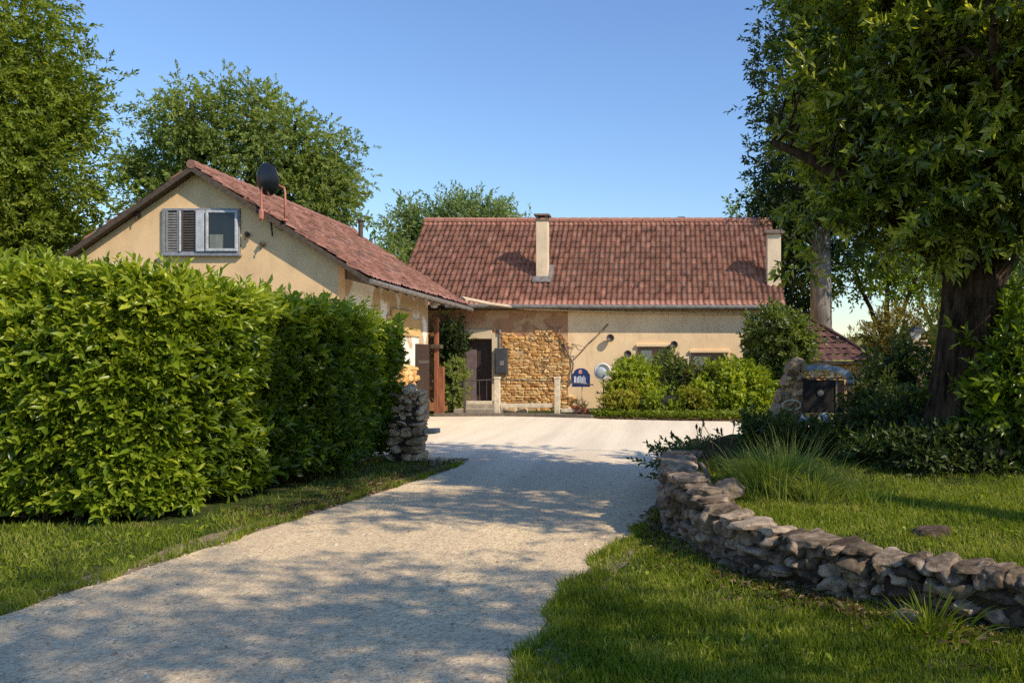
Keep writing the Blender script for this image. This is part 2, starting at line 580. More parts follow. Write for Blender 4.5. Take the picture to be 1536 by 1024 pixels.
def branches(name, parent, mat, trunk, trad, limbs, sides=14, ridge=0.0, twig_to=None, twig_r=.03, near=None, nr=6):
    """trunk polyline + limbs [(pts, r0, r1)] + twigs to cluster centres, ONE mesh"""
    Vs, Qs, o = [], [], 0
    tp = np.asarray(trunk, float)
    tt = np.linspace(0, len(tp) - 1, 90 if ridge else 26)
    P = np.stack([np.interp(tt, np.arange(len(tp)), tp[:, k]) for k in range(3)], 1)
    rr = np.interp(tt, np.arange(len(tp)), trad)
    V, Q, _ = tube_np(P, rr, sides)
    if ridge:
        V = V.reshape(len(P), sides, 3)
        for i in range(len(P)):
            c = P[i]
            for k in range(sides):
                a = 6.283 * k / sides
                d = V[i, k] - c
                a2 = a + .12 * P[i, 2]
                g1 = mnoise.noise(Vector((math.cos(a2) * 7, math.sin(a2) * 7, P[i, 2] * .9)))
                g2 = mnoise.noise(Vector((math.cos(a2) * 17, math.sin(a2) * 17, P[i, 2] * 1.8)))
                h = ridge * (mnoise.noise(Vector((math.cos(a) * 2, math.sin(a) * 2, P[i, 2] * .7))) * .9 - .55 * abs(g1) - .55 * abs(g2) + .25)
                V[i, k] = c + d * (1 + h)
        V = V.reshape(-1, 3)
    Vs.append(V); Qs.append(np.array(Q)); o += len(V)
    skel = [P[len(P) // 2:]]
    for pts, r0, r1 in limbs:
        pts = np.asarray(pts, float)
        t = np.linspace(0, len(pts) - 1, max(8, len(pts) * 3))
        p = np.stack([np.interp(t, np.arange(len(pts)), pts[:, k]) for k in range(3)], 1)
        p += rng.normal(0, .02, p.shape) * np.linalg.norm(pts[-1] - pts[0]) * .25
        V, Q, _ = tube_np(p, np.linspace(r0, r1, len(p)), 8)
        Vs.append(V); Qs.append(np.array(Q) + o); o += len(V)
        skel.append(p)
    if twig_to is not None and len(twig_to):
        S = np.concatenate(skel)
        for c in twig_to:
            d = np.linalg.norm(S - c, axis=1) + np.maximum(0, S[:, 2] - c[2] + .2) * 1.5
            a = S[int(np.argmin(d))]
            p = wobble(a, c, nr, .07)
            V, Q, _ = tube_np(p, np.linspace(twig_r, twig_r * .25, nr), 5)
            Vs.append(V); Qs.append(np.array(Q) + o); o += len(V)
    me = np_mesh(name, np.concatenate(Vs), [np.concatenate(Qs)], smooth=True)
    return link(name, me, mat, parent)


def shrub(name, label, c, r, mat, n=120, twigs=5, m=7, L=.10, W=.045, tl=.25, rc=None, cat='shrub', group=None, kind='lo', core=.72, tint0=.5, droop=.15, tvar=.16, stems=True, lumpa=.3):
    """c = ground point; r = radii (x, y, height): dome"""
    root = empty(name, c, label, cat, group)
    cz = c[2] + r[2] * .5
    ell = [(c[0], c[1], cz, r[0], r[1], r[2] * .5)]
    C, Dr = crown_points(ell, n, (.68, 1.0), 1.8, lumpa)
    C[:, 2] = np.maximum(C[:, 2], c[2] + .05)
    foliage('foliage', C, Dr, root, mat, twigs, m, rc or .12 * min(r), tl, L, W, droop, kind, tint0=tint0, zmin=c[2] + .03, tvar=tvar)
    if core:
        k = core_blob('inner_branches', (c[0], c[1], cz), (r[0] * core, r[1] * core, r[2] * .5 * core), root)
    if stems:
        b = MB()
        for i in range(5):
            a = i * 1.26 + random.random()
            e = (c[0] + math.cos(a) * r[0] * .45, c[1] + math.sin(a) * r[1] * .45, c[2] + r[2] * .5)
            b.tube(wobble((c[0] + math.cos(a) * .08, c[1] + math.sin(a) * .08, c[2] - .03), e, 5, .06), np.linspace(.025, .012, 5), 6)
        b.build('stem', M['twig'], root)
    return root


# ------------------------------------------------------------------ stones
def cube_template(n=4, e=3.6):
    idx, V, Fq = {}, [], []
    def vid(p):
        k = tuple(round(x, 4) for x in p)
        if k not in idx:
            idx[k] = len(V); V.append(p)
        return idx[k]
    g = [2 * i / n - 1 for i in range(n + 1)]
    for ax in range(3):
        for s in (-1, 1):
            for i in range(n):
                for j in range(n):
                    q = []
                    for (a, b) in ((i, j), (i + 1, j), (i + 1, j + 1), (i, j + 1)):
                        p = [0, 0, 0]
                        p[ax] = s; p[(ax + 1) % 3] = g[a]; p[(ax + 2) % 3] = g[b]
                        q.append(vid(tuple(p)))
                    Fq.append(q if s > 0 else q[::-1])
    V = np.array(V, float)
    V = V / (np.abs(V) ** e).sum(1, keepdims=True) ** (1 / e)
    return V, np.array(Fq)


ST_V, ST_F = cube_template(6, 5.0)
SH_V, SH_F = cube_template(11, 5.0)


def vnoise(P, f, seed=0):
    P = P * f + seed * 17.3
    i = np.floor(P).astype(np.int64)
    t = P - i
    t = t * t * (3 - 2 * t)
    def h(a):
        n = (a[..., 0] * 73856093) ^ (a[..., 1] * 19349663) ^ (a[..., 2] * 83492791)
        n = (n ^ (n >> 13)) * 1274126177 & 0x7fffffff
        return (n % 10007) / 10007.0
    r = 0
    for dx in (0, 1):
        for dy in (0, 1):
            for dz in (0, 1):
                w = (t[..., 0] if dx else 1 - t[..., 0]) * (t[..., 1] if dy else 1 - t[..., 1]) * (t[..., 2] if dz else 1 - t[..., 2])
                r = r + w * h(i + np.array([dx, dy, dz]))
    return r * 2 - 1


def stone_batch(C, S, ROT, disp=.16, rough=0.0):
    """C (n,3) centres, S (n,3) half sizes, ROT (n,3,3)"""
    TV_, TF_ = (SH_V, SH_F) if rough else (ST_V, ST_F)
    n, k = len(C), len(TV_)
    V = np.repeat(TV_[None], n, 0)
    V0 = V
    for f, a in ((1.3, disp), (2.9, disp * .55), (5.1, disp * .3)):
        w = rng.normal(0, 1, (n, 3, 3)) * f
        ph = rng.uniform(0, 6.28, (n, 1, 3))
        V = V + a * np.sin(np.einsum('nvi,nij->nvj', V, w) + ph) * .6
    for _ in range(9):
        nn_ = sph(n)
        d0 = rng.uniform(.62, 1.0, n) * (np.abs(nn_).sum(1) * .62 + .25)
        ex = np.maximum(0, np.einsum('nvi,ni->nv', V, nn_) - d0[:, None])
        V = V - ex[:, :, None] * nn_[:, None, :] * .9
    V = V * S[:, None, :]
    V = np.einsum('nvi,nji->nvj', V, ROT) + C[:, None, :]
    Fc = (TF_[None] + (np.arange(n) * k)[:, None, None]).reshape(-1, 4)
    tint = np.repeat(rng.normal(.5, .26, n), k)
    if rough:
        W_ = V.reshape(-1, 3)
        f1 = vnoise(W_, 11, 1); f2 = vnoise(W_, 26, 2); f3 = vnoise(W_, 60, 3)
        d = unit(V - C[:, None, :]).reshape(-1, 3)
        amp = f1 * 1.0 + f2 * .6 + f3 * .3
        V = (W_ + d * (amp * rough)[:, None]).reshape(n, k, 3)
        tint = tint + .25 * f1 + .3 * f2 + .3 * f3
    tint = np.clip(tint, 0, 1)
    return V.reshape(-1, 3), Fc, tint


def rotz(a):
    c, s = math.cos(a), math.sin(a)
    return np.array([[c, -s, 0], [s, c, 0], [0, 0, 1]])


def rand_rot(base_a, tilt=.08):
    a, b, g = rng.normal(0, tilt, 3)
    m = rotz(base_a + g)
    rx = np.array([[1, 0, 0], [0, math.cos(a), -math.sin(a)], [0, math.sin(a), math.cos(a)]])
    ry = np.array([[math.cos(b), 0, math.sin(b)], [0, 1, 0], [-math.sin(b), 0, math.cos(b)]])
    return m @ rx @ ry


def rubble(name, path, z0, ztop, thick, mat, parent=None, hs=(.10, .18), ws=(.14, .34), mask=None, disp=.16, cap=None, tilt=.07, gap=.96, rough=0.0):
    """courses of individual stones along a polyline; ztop(s) gives the top; one mesh"""
    path = np.asarray(path, float)
    seg = np.linalg.norm(np.diff(path, axis=0), axis=1)
    cum = np.concatenate([[0], np.cumsum(seg)])
    Ltot = cum[-1]
    C, S, RT = [], [], []
    z = z0
    zm = max(ztop(s) for s in np.linspace(0, Ltot, 30))
    while z < zm - .03:
        h = random.uniform(*hs)
        s = random.uniform(-.1, 0)
        fit = None
        if Ltot < 1.3:
            k_ = max(1, round(Ltot / (sum(ws) / 2) + random.uniform(-.5, .5)))
            fit = [random.uniform(.6, 1.4) for _ in range(k_)]
            fit = [f_ * Ltot / sum(fit) for f_ in fit]
            s = 0
        while s < Ltot - 1e-6:
            if fit is not None and not fit:
                break
            w = fit.pop() if fit is not None else random.uniform(*ws)
            sm = s + w / 2
            s += w
            if sm < 0 or sm > Ltot:
                continue
            tz = ztop(sm)
            if z > tz - .04:
                continue
            hh = min(h * random.uniform(.85, 1.15), tz - z + .02)
            x = np.interp(sm, cum, path[:, 0]); y = np.interp(sm, cum, path[:, 1])
            i = min(len(seg) - 1, int(np.searchsorted(cum, sm, 'right') - 1))
            d = path[i + 1] - path[i]
            a = math.atan2(d[1], d[0])
            zz = z + hh / 2 + random.uniform(-.012, .012)
            if mask and not mask(sm, zz):
                continue
            C.append((x, y, zz)); S.append((w / 2 * gap * 1.06, thick / 2 * random.uniform(.85, 1.15), hh / 2 * gap * 1.08)); RT.append(rand_rot(a, tilt))
        z += h * .97
    if cap:
        s = 0
        while s < Ltot:
            w = random.uniform(*cap[0])
            sm = s + w / 2
            s += w * .97
            if sm > Ltot:
                break
            x = np.interp(sm, cum, path[:, 0]); y = np.interp(sm, cum, path[:, 1])
            i = min(len(seg) - 1, int(np.searchsorted(cum, sm, 'right') - 1))
            d = path[i + 1] - path[i]
            C.append((x, y, ztop(sm) + random.uniform(-.015, .03))); S.append((w / 2 * 1.02, cap[2] / 2 * random.uniform(.85, 1.15), cap[1] / 2 * random.uniform(.8, 1.3))); RT.append(rand_rot(math.atan2(d[1], d[0]), .05))
    V, Fc, t = stone_batch(np.array(C), np.array(S), np.array(RT), disp, rough)
    return link(name, np_mesh(name, V, [Fc], tint=t, smooth=True), mat, parent)


# ------------------------------------------------------------------ roofs
def pantiles(name, O, ux, W, us, S, nrm, ncol, nrow, mat, parent, amp=.035, lift=.03, spc=7, sag=0.0, jit=.006, trim=None):
    O, ux, us, nrm = (np.asarray(v, float) for v in (O, ux, us, nrm))
    prof = []
    for i in range(spc):
        t = i / spc
        prof.append(math.sin(t * math.pi / .62) if t < .62 else -.35 * math.sin((t - .62) / .38 * math.pi))
    nu = ncol * spc + 1
    u = np.arange(nu) / (ncol * spc) * W
    pr = np.array([prof[i % spc] for i in range(nu)]) * amp
    V = []
    for r in range(nrow):
        jr = np.repeat(rng.normal(0, jit, ncol + 1), spc)[:nu]
        js = np.repeat(rng.normal(0, jit * 1.6, ncol + 1), spc)[:nu]
        for v, l in ((r, lift), (r + 1.06, 0.0)):
            vv = v / nrow * S + js
            sg = -sag * np.sin(np.pi * u / W) * math.sin(math.pi * min(1, v / nrow))
            wav = np.array([.007 * lump((a * .35, v * .15, 0), 1, 3.3) for a in u])
            V.append(O + ux * u[:, None] + us * np.broadcast_to(vv, u.shape)[:, None] + nrm * ((pr + l + jr + sg + wav)[:, None]))
    V = np.concatenate(V)
    nl = nrow * 2
    a = np.arange(nu - 1)
    Fc, ft = [], []
    for k in range(nl - 1):
        q = np.stack([k * nu + a, k * nu + a + 1, (k + 1) * nu + a + 1, (k + 1) * nu + a], 1)
        Fc.append(q)
        tt = np.clip(rng.normal(.5, .2, ncol), 0, 1)
        ft.append(np.repeat(tt, spc))
    # closing front lip under the first row
    me = np_mesh(name, V, [np.concatenate(Fc)], ftint=np.concatenate(ft))
    return link(name, me, mat, parent)


# ================================================================== WORLD, SUN, CAMERA
SUN = Vector((.665, -.39, .64)).normalized()      # towards the sun
w = bpy.data.worlds.new('World')
scene.world = w
w.use_nodes = True
nt = w.node_tree
nt.nodes.clear()
wo = nt.nodes.new('ShaderNodeOutputWorld')
bg = nt.nodes.new('ShaderNodeBackground')
sky = nt.nodes.new('ShaderNodeTexSky')
sky.sky_type = 'NISHITA'
sky.sun_disc = False
sky.sun_elevation = math.asin(SUN.z)
sky.sun_rotation = math.atan2(SUN.x, SUN.y)
sky.air_density = 1.4
sky.dust_density = .05
sky.ozone_density = 6.5
bg.inputs[1].default_value = .15
hs = nt.nodes.new('ShaderNodeHueSaturation')
hs.inputs['Hue'].default_value = .509
hs.inputs['Value'].default_value = 1.2
hs.inputs['Saturation'].default_value = 1.05
nt.links.new(sky.outputs[0], hs.inputs['Color'])
nt.links.new(hs.outputs[0], bg.inputs[0])
nt.links.new(bg.outputs[0], wo.inputs[0])
ld = bpy.data.lights.new('sun', 'SUN')
ld.energy = 5.0
ld.angle = R(.55)
ld.color = (1, .87, .68)
lo = bpy.data.objects.new('sun', ld)
COL.objects.link(lo)
lo.rotation_euler = SUN.to_track_quat('Z', 'Y').to_euler()
lo.location = (20, -12, 25)

cd = bpy.data.cameras.new('camera')
cam = bpy.data.objects.new('camera', cd)
COL.objects.link(cam)
cam.location = (0, 0, CZ)
cam.rotation_euler = (R(90), 0, 0)
cd.sensor_width = 36
cd.lens = F / 1536 * 36
cd.shift_x = (768 - PX) / 1536
cd.shift_y = (HY - 512) / 1536
cd.clip_end = 3000
cd.clip_start = .05
scene.camera = cam
scene.view_settings.view_transform = 'Standard'
scene.view_settings.look = 'None'
scene.view_settings.exposure = 0
scene.render.engine = 'CYCLES'
scene.cycles.use_denoising = False
scene.cycles.max_bounces = 8
scene.cycles.transparent_max_bounces = 8
scene.cycles.sample_clamp_indirect = 6


# ================================================================== GROUND, DRIVEWAY, BED
def pip(x, y, poly):
    inside = np.zeros(x.shape, bool)
    n = len(poly)
    for i in range(n):
        x0, y0 = poly[i]
        x1, y1 = poly[(i + 1) % n]
        c = ((y0 > y) != (y1 > y)) & (x < (x1 - x0) * (y - y0) / (y1 - y0 + 1e-12) + x0)
        inside ^= c
    return inside


def resample(pts, step=.12, amp=.05, f=2.2):
    out = []
    for (a, b) in zip(pts, pts[1:]):
        a, b = Vector(a), Vector(b)
        n = max(1, int((b - a).length / step))
        for i in range(n):
            p = a + (b - a) * i / n
            p = Vector((p.x + amp * mnoise.noise(Vector((p.x * f, p.y * f, 1))) + amp * .5 * mnoise.noise(Vector((p.x * 7, p.y * 7, 5))),
                        p.y + amp * mnoise.noise(Vector((p.x * f, p.y * f, 9)))))
            out.append((p.x, p.y))
    out.append(tuple(pts[-1]))
    return out


def sheet(name, poly, z, mat):
    bm = bmesh.new()
    vs = [bm.verts.new((p[0], p[1], z)) for p in poly]
    f = bm.faces.new(vs)
    bmesh.ops.triangulate(bm, faces=[f])
    bmesh.ops.recalc_face_normals(bm, faces=bm.faces)
    for f in bm.faces:
        if f.normal.z < 0:
            f.normal_flip()
    me = bpy.data.meshes.new(name)
    bm.to_mesh(me)
    bm.free()
    return link(name, me, mat)


b = MB()
b.bm.verts.ensure_lookup_table()
bmesh.ops.create_grid(b.bm, x_segments=4, y_segments=4, size=900)
tag(b.build('ground', M['ground']), kind='structure')

LEFT = [(-6.5, -8), (-4.9, 2), (-4.5, 4.4), (-4.4, 5.5), (-4.15, 7.4), (-3.9, 9.2), (-3.6, 11), (-3.35, 12.8), (-3.6, 13.9), (-5.2, 15.0), (-6.9, 15.6), (-7.6, 18), (-7.6, 25.1)]
FAR = [(-7.6, 25.1), (-4.8, 25.15), (-2.2, 24.45), (-1.9, 24.0), (.2, 23.3), (2.6, 22.9), (6.5, 22.5)]
RIGHT = [(6.5, 22.5), (6.0, 17), (3.2, 15.6), (1.6, 14.6), (.55, 13.6), (.1, 11.5), (-.18, 9.6), (-.2, 8.7), (-.5, 7.4), (-.72, 6.2), (-.78, 5.2), (-.8, 4.2), (-.9, 2), (-1.5, -8)]
drive = resample(LEFT) + resample(FAR, .2, .04) + resample(RIGHT)
wide = [(p[0] - .32 if i < 400 else p[0], p[1]) for i, p in enumerate(resample(LEFT, .15, .16, 1.3))] + FAR + resample([(x + .22, y) for x, y in RIGHT], .15, .12, 1.5)
tag(sheet('verge_soil', wide, .006, M['dirt']), kind='structure')
tag(sheet('driveway', drive, .012, M['gravel']), kind='structure')

WALL = [(1.0, 13.6), (.62, 12.3), (.33, 10.9), (.13, 9.7), (.10, 8.8), (.22, 8.0), (.50, 7.1), (.90, 6.45), (1.4, 5.95), (1.95, 5.5), (2.55, 5.05), (3.3, 4.5), (4.2, 3.9)]


def bedz(x, y):
    t = np.clip((y - 5.5) / 4.5, 0, 1)
    return .30 + .20 * t * t * (3 - 2 * t)


inner = [(x + .06 if y > 8 else x + .03, y + .04) for x, y in WALL]
rows = []
for (x, y) in resample(inner, .3, 0):
    r = []
    for k in range(31):
        t = (k / 30) ** 1.5
        xx = x + (13 - x) * t
        yy = y + (min(13.6, y + 2.5 * (1 - (y - 3.9) / 9.7)) - y) * t
        r.append((xx, yy, float(bedz(xx, np.array(yy))) + .03 * lump((xx, yy, 0), .9)))
    rows.append(r)
nr_, nc_ = len(rows), 31
V = np.array(rows).reshape(-1, 3)
Fc = [(i * nc_ + j, i * nc_ + j + 1, (i + 1) * nc_ + j + 1, (i + 1) * nc_ + j) for i in range(nr_ - 1) for j in range(nc_ - 1)]
me = np_mesh('raised_lawn', V, [np.array(Fc)], smooth=True)
me.flip_normals() if me.polygons[0].normal.z < 0 else None
tag(link('raised_lawn', me, M['bed']), kind='structure')

# far rise of ground to the right
bm = bmesh.new()
bmesh.ops.create_grid(bm, x_segments=40, y_segments=20, size=1)
for v in bm.verts:
    x, y = v.co.x, v.co.y
    h = max(0, (1 - x * x)) * max(0, 1 - y * y)
    v.co = Vector((24 + x * 28, 64 + y * 20, -.3 + 4.2 * h + .3 * lump((x * 4, y * 4, 0))))
me = bpy.data.meshes.new('hill')
bm.to_mesh(me); bm.free()
tag(link('hill', me, ground_mat('hill_meadow', (.20, .19, .05), (.33, .30, .09), (.16, .18, .05))), kind='structure')


# ------------------------------------------------------------------ grass (stuff)
def interp_edge(edge, y):
    e = sorted(edge, key=lambda p: p[1])
    return np.interp(y, [p[1] for p in e], [p[0] for p in e])


def n2(x, y, f, o=0):
    return np.array([mnoise.noise(Vector((a * f + o, b_ * f, o))) for a, b_ in zip(x, y)])


def grass(name, x, y, z, h, wd, label, mat=None, tint0=.42, lean=.45, big=None):
    n = len(x)
    P = np.stack([x, y, z], 1)
    D = unit(np.stack([rng.normal(0, lean, n), rng.normal(0, lean, n), np.ones(n)], 1))
    U = np.stack([rng.normal(0, 1, n), rng.normal(0, 1, n), np.zeros(n) + .05], 1)
    pat = n2(x, y, 1.4, 3) * .28 + n2(x, y, 5, 8) * .15
    tint = tint0 + pat * 1.5 + rng.normal(0, .15, n) + (rng.random(n) > .9) * .5
    hh = h * rng.uniform(.5, 1.3, n) * (1 + .5 * n2(x, y, 2.3, 20))
    o = leaves(name, P, D, U, hh, wd * rng.uniform(.7, 1.2, n), tint, mat or M['grass'], None, 'bl')
    return tag(o, label, 'grass', kind='stuff')


# left verge
N = 120000
y = 3.6 + (rng.random(N) ** 1.25) * 10.8
x = rng.uniform(-11, -3.2, N)
e = interp_edge(LEFT[1:8], y) + n2(y * 0 + 1, y, 2.0, 4) * .14 + n2(x, y, 6, 2) * .12 - .06
front_hedge = (y > 8.6) & (x < -5.0)
thin = (n2(x, y, 1.7, 41) > .22) & (rng.random(N) < .6)
k = ~thin & (x < e) & ~front_hedge & (x > -y * .82 - .4) & ((e - x > .22) | (rng.random(N) < .5)) & ((y < 9.4) | (rng.random(N) < .28))
x, y = x[k], y[k]
ye = rng.uniform(3.6, 13.6, 3800)
xe = interp_edge(LEFT[1:8], ye) + n2(ye * 0 + 1, ye, 2.0, 4) * .14 + n2(ye, ye * .7, 1.1, 9) * .16 - np.abs(rng.normal(0, .09, 3800))
x = np.concatenate([x, xe]); y = np.concatenate([y, ye]); k = np.ones(len(x), bool)
hh_ = np.where(np.arange(len(x)) >= len(x) - 3800, .085, .062)
grass('grass', x[k], y[k], np.zeros(k.sum()), hh_, .0085, 'short sunlit grass verge below the laurel hedge')
# lower right lawn
N = 130000
y = 3.9 + rng.random(N) ** 1.3 * 5.5
x = rng.uniform(-1.0, 3.6, N)
wpoly = WALL + [(20, 3.9), (20, 13.6)]
e = interp_edge(RIGHT[5:], y) + n2(y * 0 + 5, y, 2.2, 14) * .12 + n2(x, y, 6, 12) * .10 + .03
thin = (n2(x, y, 1.5, 51) > .2) & (rng.random(N) < .6)
k = ~thin & (x > e) & ~pip(x, y, wpoly) & (x < y * .46 + .2)
k2 = pip(x - .35, y + .35, wpoly)
k &= ~pip(x + .1, y + .1, wpoly) | (rng.random(N) < .35)
x, y = x[k], y[k]
ye = rng.uniform(3.9, 8.6, 3000)
xe = interp_edge(RIGHT[5:], ye) + n2(ye * 0 + 5, ye, 2.2, 14) * .12 + n2(ye, ye * .7, 1.3, 19) * .05 + np.abs(rng.normal(0, .08, 3000)) - .03
x = np.concatenate([x, xe]); y = np.concatenate([y, ye]); k = np.ones(len(x), bool)
hh_ = np.where(np.arange(len(x)) >= len(x) - 3000, .085, .060)
grass('grass', x[k], y[k], np.zeros(k.sum()), hh_, .0085, 'shaded lawn between the driveway and the stone wall', tint0=.42)
# raised lawn
N = 130000
y = 4.4 + rng.random(N) * 5.6
x = rng.uniform(.3, 5.2, N)
k = pip(x - .16, y - .16, wpoly) & (x < y * .47 + .3)
bare = (n2(x, y, 1.1, 31) > .16) & (y < 7.2) & (rng.random(N) < .5)
k &= ~bare
k &= (y < 8.4) | (rng.random(N) < .3)
grass('grass', x[k], y[k], bedz(x[k], y[k]) - .01, .062, .009, 'dappled lawn on the raised bed behind the stone wall', tint0=.47)

N = 2600
y = 4.2 + rng.random(N) * 4.6
x = np.where(rng.random(N) < .5, rng.uniform(-7, -4.2, N), rng.uniform(-.6, 4, N))
k = (n2(x, y, 1.2, 61) > .08) & ~((x > -4.5) & (x < -.3)) & ~pip(x + .25, y + .25, wpoly) & ~((y > 8.4) & (x < -5))
k |= pip(x - .3, y - .3, wpoly) & (n2(x, y, 1.2, 71) > .15)
zz = np.where(pip(x, y, wpoly), bedz(x, y), 0) + .03
x, y, zz = x[k], y[k], zz[k]
n = len(x)
P = np.stack([x, y, zz], 1)
D = np.stack([rng.normal(0, 1, n), rng.normal(0, 1, n), rng.normal(.35, .2, n)], 1)
U = np.stack([rng.normal(0, .3, n), rng.normal(0, .3, n), np.ones(n)], 1)
o = leaves('lawn_weeds', P, D, U, rng.uniform(.03, .06, n), rng.uniform(.022, .04, n), rng.normal(.5, .2, n), M['l_bright'], None, 'hi')
tag(o, 'small broad leaved weeds mixed into the lawn', 'weeds', kind='stuff')

# loose pebbles on the drive (stuff)
N = 5200
y = 3.9 + rng.random(N) ** 1.7 * 11
x = rng.uniform(-5, .2, N)
l_, r_ = interp_edge(LEFT[1:8], y), interp_edge(RIGHT[4:], y)
edgeish = np.minimum(x - l_, r_ - x)
k = (edgeish > -.12) & (rng.random(N) < np.where(edgeish < .35, 1, .55))
C = np.stack([x[k], y[k], np.full(k.sum(), .014)], 1)
s = rng.uniform(.004, .012, k.sum()) * np.where(rng.random(k.sum()) > .96, 1.8, 1)
TV = np.array([(-1, -.8, -.3), (1, -.7, -.3), (.8, .9, -.3), (-.9, 1, -.3), (-.5, -.4, .6), (.6, -.3, .5), (.4, .5, .7), (-.4, .5, .5)], float)
TF = np.array([(0, 1, 5, 4), (1, 2, 6, 5), (2, 3, 7, 6), (3, 0, 4, 7), (4, 5, 6, 7)])
n = len(C)
ang = rng.uniform(0, 6.28, n)
RT = np.stack([np.stack([np.cos(ang), -np.sin(ang), 0 * ang], 1), np.stack([np.sin(ang), np.cos(ang), 0 * ang], 1), np.stack([0 * ang, 0 * ang, 0 * ang + 1], 1)], 1)
V = np.einsum('kv,nwv->nkw', TV, RT) * (s[:, None] * rng.uniform(.6, 1.3, (n, 3)))[:, None, :] + C[:, None, :]
Fc = (TF[None] + (np.arange(n) * 8)[:, None, None]).reshape(-1, 4)
tag(link('loose_gravel', np_mesh('loose_gravel', V.reshape(-1, 3), [Fc], tint=np.repeat(rng.random(n), 8)), M['pebble']), 'loose pebbles scattered over the gravel driveway', 'gravel', kind='stuff')

# leaf litter by the wall foot and hedge foot (stuff)
pts = []
for _ in range(2600):
    i = random.randint(3, len(WALL) - 2)
    t = random.random()
    px_ = WALL[i][0] + (WALL[i + 1][0] - WALL[i][0]) * t
    py_ = WALL[i][1] + (WALL[i + 1][1] - WALL[i][1]) * t
    d = abs(random.gauss(0, .22)) + .16
    pts.append((px_ - d * .6, py_ - d * .8, .03))
for _ in range(1500):
    yy = random.uniform(8.8, 14.2)
    pts.append((interp_edge(LEFT[1:8], yy) - abs(random.gauss(.25, .3)), yy, .025))
P = np.array(pts)
n = len(P)
D = np.stack([rng.normal(0, 1, n), rng.normal(0, 1, n), rng.normal(.1, .25, n)], 1)
U = np.stack([rng.normal(0, .4, n), rng.normal(0, .4, n), np.ones(n)], 1)
o = leaves('leaf_litter', P, D, U, rng.uniform(.03, .075, n), rng.uniform(.02, .035, n), rng.random(n), M['litter'], None, 'lo')
tag(o, 'dry brown leaves fallen along the wall foot and hedge foot', 'leaf litter', kind='stuff')

# ================================================================== LEFT HOUSE
GY0, GY1 = 17.6, 26.4           # gable front, back
XR, XA, XL = -6.93, -9.90, -13.2   # right wall, apex, left wall
AZ = 5.66                       # wall apex under roof
SR, SL = .635, .69
zr = lambda x: AZ - SR * (x - XA) if x > XA else AZ - SL * (XA - x)
house = empty('gable_house', (-10, 17.6, 0), 'ochre plastered gable house with shuttered attic window behind the hedge', 'house')
b = MB()
b.prism([(XL, -.1), (XR, -.1), (XR, zr(XR)), (XA, AZ), (XL, zr(XL))], 'y', GY0, GY0 + .35)
gw = b.build('gable_wall', M['plaster'], house)
gw['label'] = 'ochre plaster gable wall'
b = MB()
b.box(XR - .35, XR, GY0 + .352, 24.2, -.1, zr(XR) - .05)
b.build('side_wall', M['plaster_side'], house)['label'] = 'pale patchy side wall facing the yard'
b = MB()
b.box(XL, XL + .3, GY0 + .352, GY1, -.1, zr(XL) - .05)
b.box(XL + .302, XR - .352, 24.0, 24.2, -.1, 4.0)
b.build('back_wall', M['plaster_old'], house)
# roof: right slope and left slope
n1 = np.array([SR, 0, 1]) / math.hypot(SR, 1)
usr = np.array([-1, 0, SR]) / math.hypot(SR, 1)
OV = .24
eaveX = -6.22
e0 = (eaveX, GY0 - OV, zr(eaveX) + .10)
Sl = (eaveX - XA) * math.hypot(SR, 1)
roof = pantiles('roof', e0, (0, 1, 0), GY1 + .1 - GY0 + OV, usr, Sl + .03, n1, 52, 17, M['tile_old'], house, amp=.02, lift=.026, spc=6, sag=.05, jit=.009)
n2_ = np.array([-SL, 0, 1]) / math.hypot(SL, 1)
usl = np.array([1, 0, SL]) / math.hypot(SL, 1)
eXL = XL - .5
pantiles('roof_back_slope', (eXL, GY1 + .1, zr(eXL) + .10), (0, -1, 0), GY1 + .1 - GY0 + OV, usl, (XA - eXL) * math.hypot(SL, 1) + .03, n2_, 52, 17, M['tile_old'], roof, amp=.022, lift=.028, spc=6, sag=.05, jit=.009)
# boards under the tiles
b = MB()
b.prism([(eaveX + .02, zr(eaveX + .02) + .075), (XA, AZ + .075), (eXL, zr(eXL) + .075), (eXL, zr(eXL) + .02), (XA, AZ + .012), (eaveX + .02, zr(eaveX + .02) + .02)], 'y', GY0 - OV + .03, GY1 + .08)
b.build('roof_boarding', M['wood_dark'], roof)
b = MB()   # verge boards
b.prism([(eaveX + .03, zr(eaveX + .03) + .085), (XA, AZ + .09), (XA, AZ - .03), (eaveX + .03, zr(eaveX + .03) - .03)], 'y', GY0 - OV - .015, GY0 - OV + .022)
b.prism([(XA - .003, AZ + .09), (eXL, zr(eXL) + .085), (eXL, zr(eXL) - .03), (XA - .003, AZ - .03)], 'y', GY0 - OV - .015, GY0 - OV + .022)
b.build('bargeboard', M['wood_dark'], house)
b = MB()   # ridge caps
yy = GY0 - OV - .03
while yy < GY1:
    b.tube([(XA, yy, AZ + .115), (XA, yy + .2, AZ + .125), (XA, yy + .42, AZ + .11)], [.095, .088, .082], 10)
    yy += .38
b.build('ridge_tile', M['tile_old'], roof)
rt = bpy.data.objects['ridge_tile'].data.attributes.new('tint', 'FLOAT', 'POINT')
rt.data.foreach_set('value', np.full(len(rt.data), .6, dtype=np.float32))
b = MB()   # eave gutter
gx, gz = eaveX + .05, zr(eaveX) + .02
b.tube([(gx, GY0 - OV, gz), (gx, 22, gz - .03), (gx, GY1, gz - .05)], .055, 10)
b.build('gutter', M['zinc'], house)
for i in range(14):   # rafter ends
    b = MB()
    yy = GY0 + .25 + i * .66
    b.prism([(XR - .3, zr(XR - .3) + .015), (eaveX + .06, zr(eaveX + .06) + .015), (eaveX + .06, zr(eaveX + .06) - .07), (XR - .3, zr(XR - .3) - .10)], 'y', yy, yy + .09)
    b.build('rafter', M['wood_dark'], house)
b = MB()
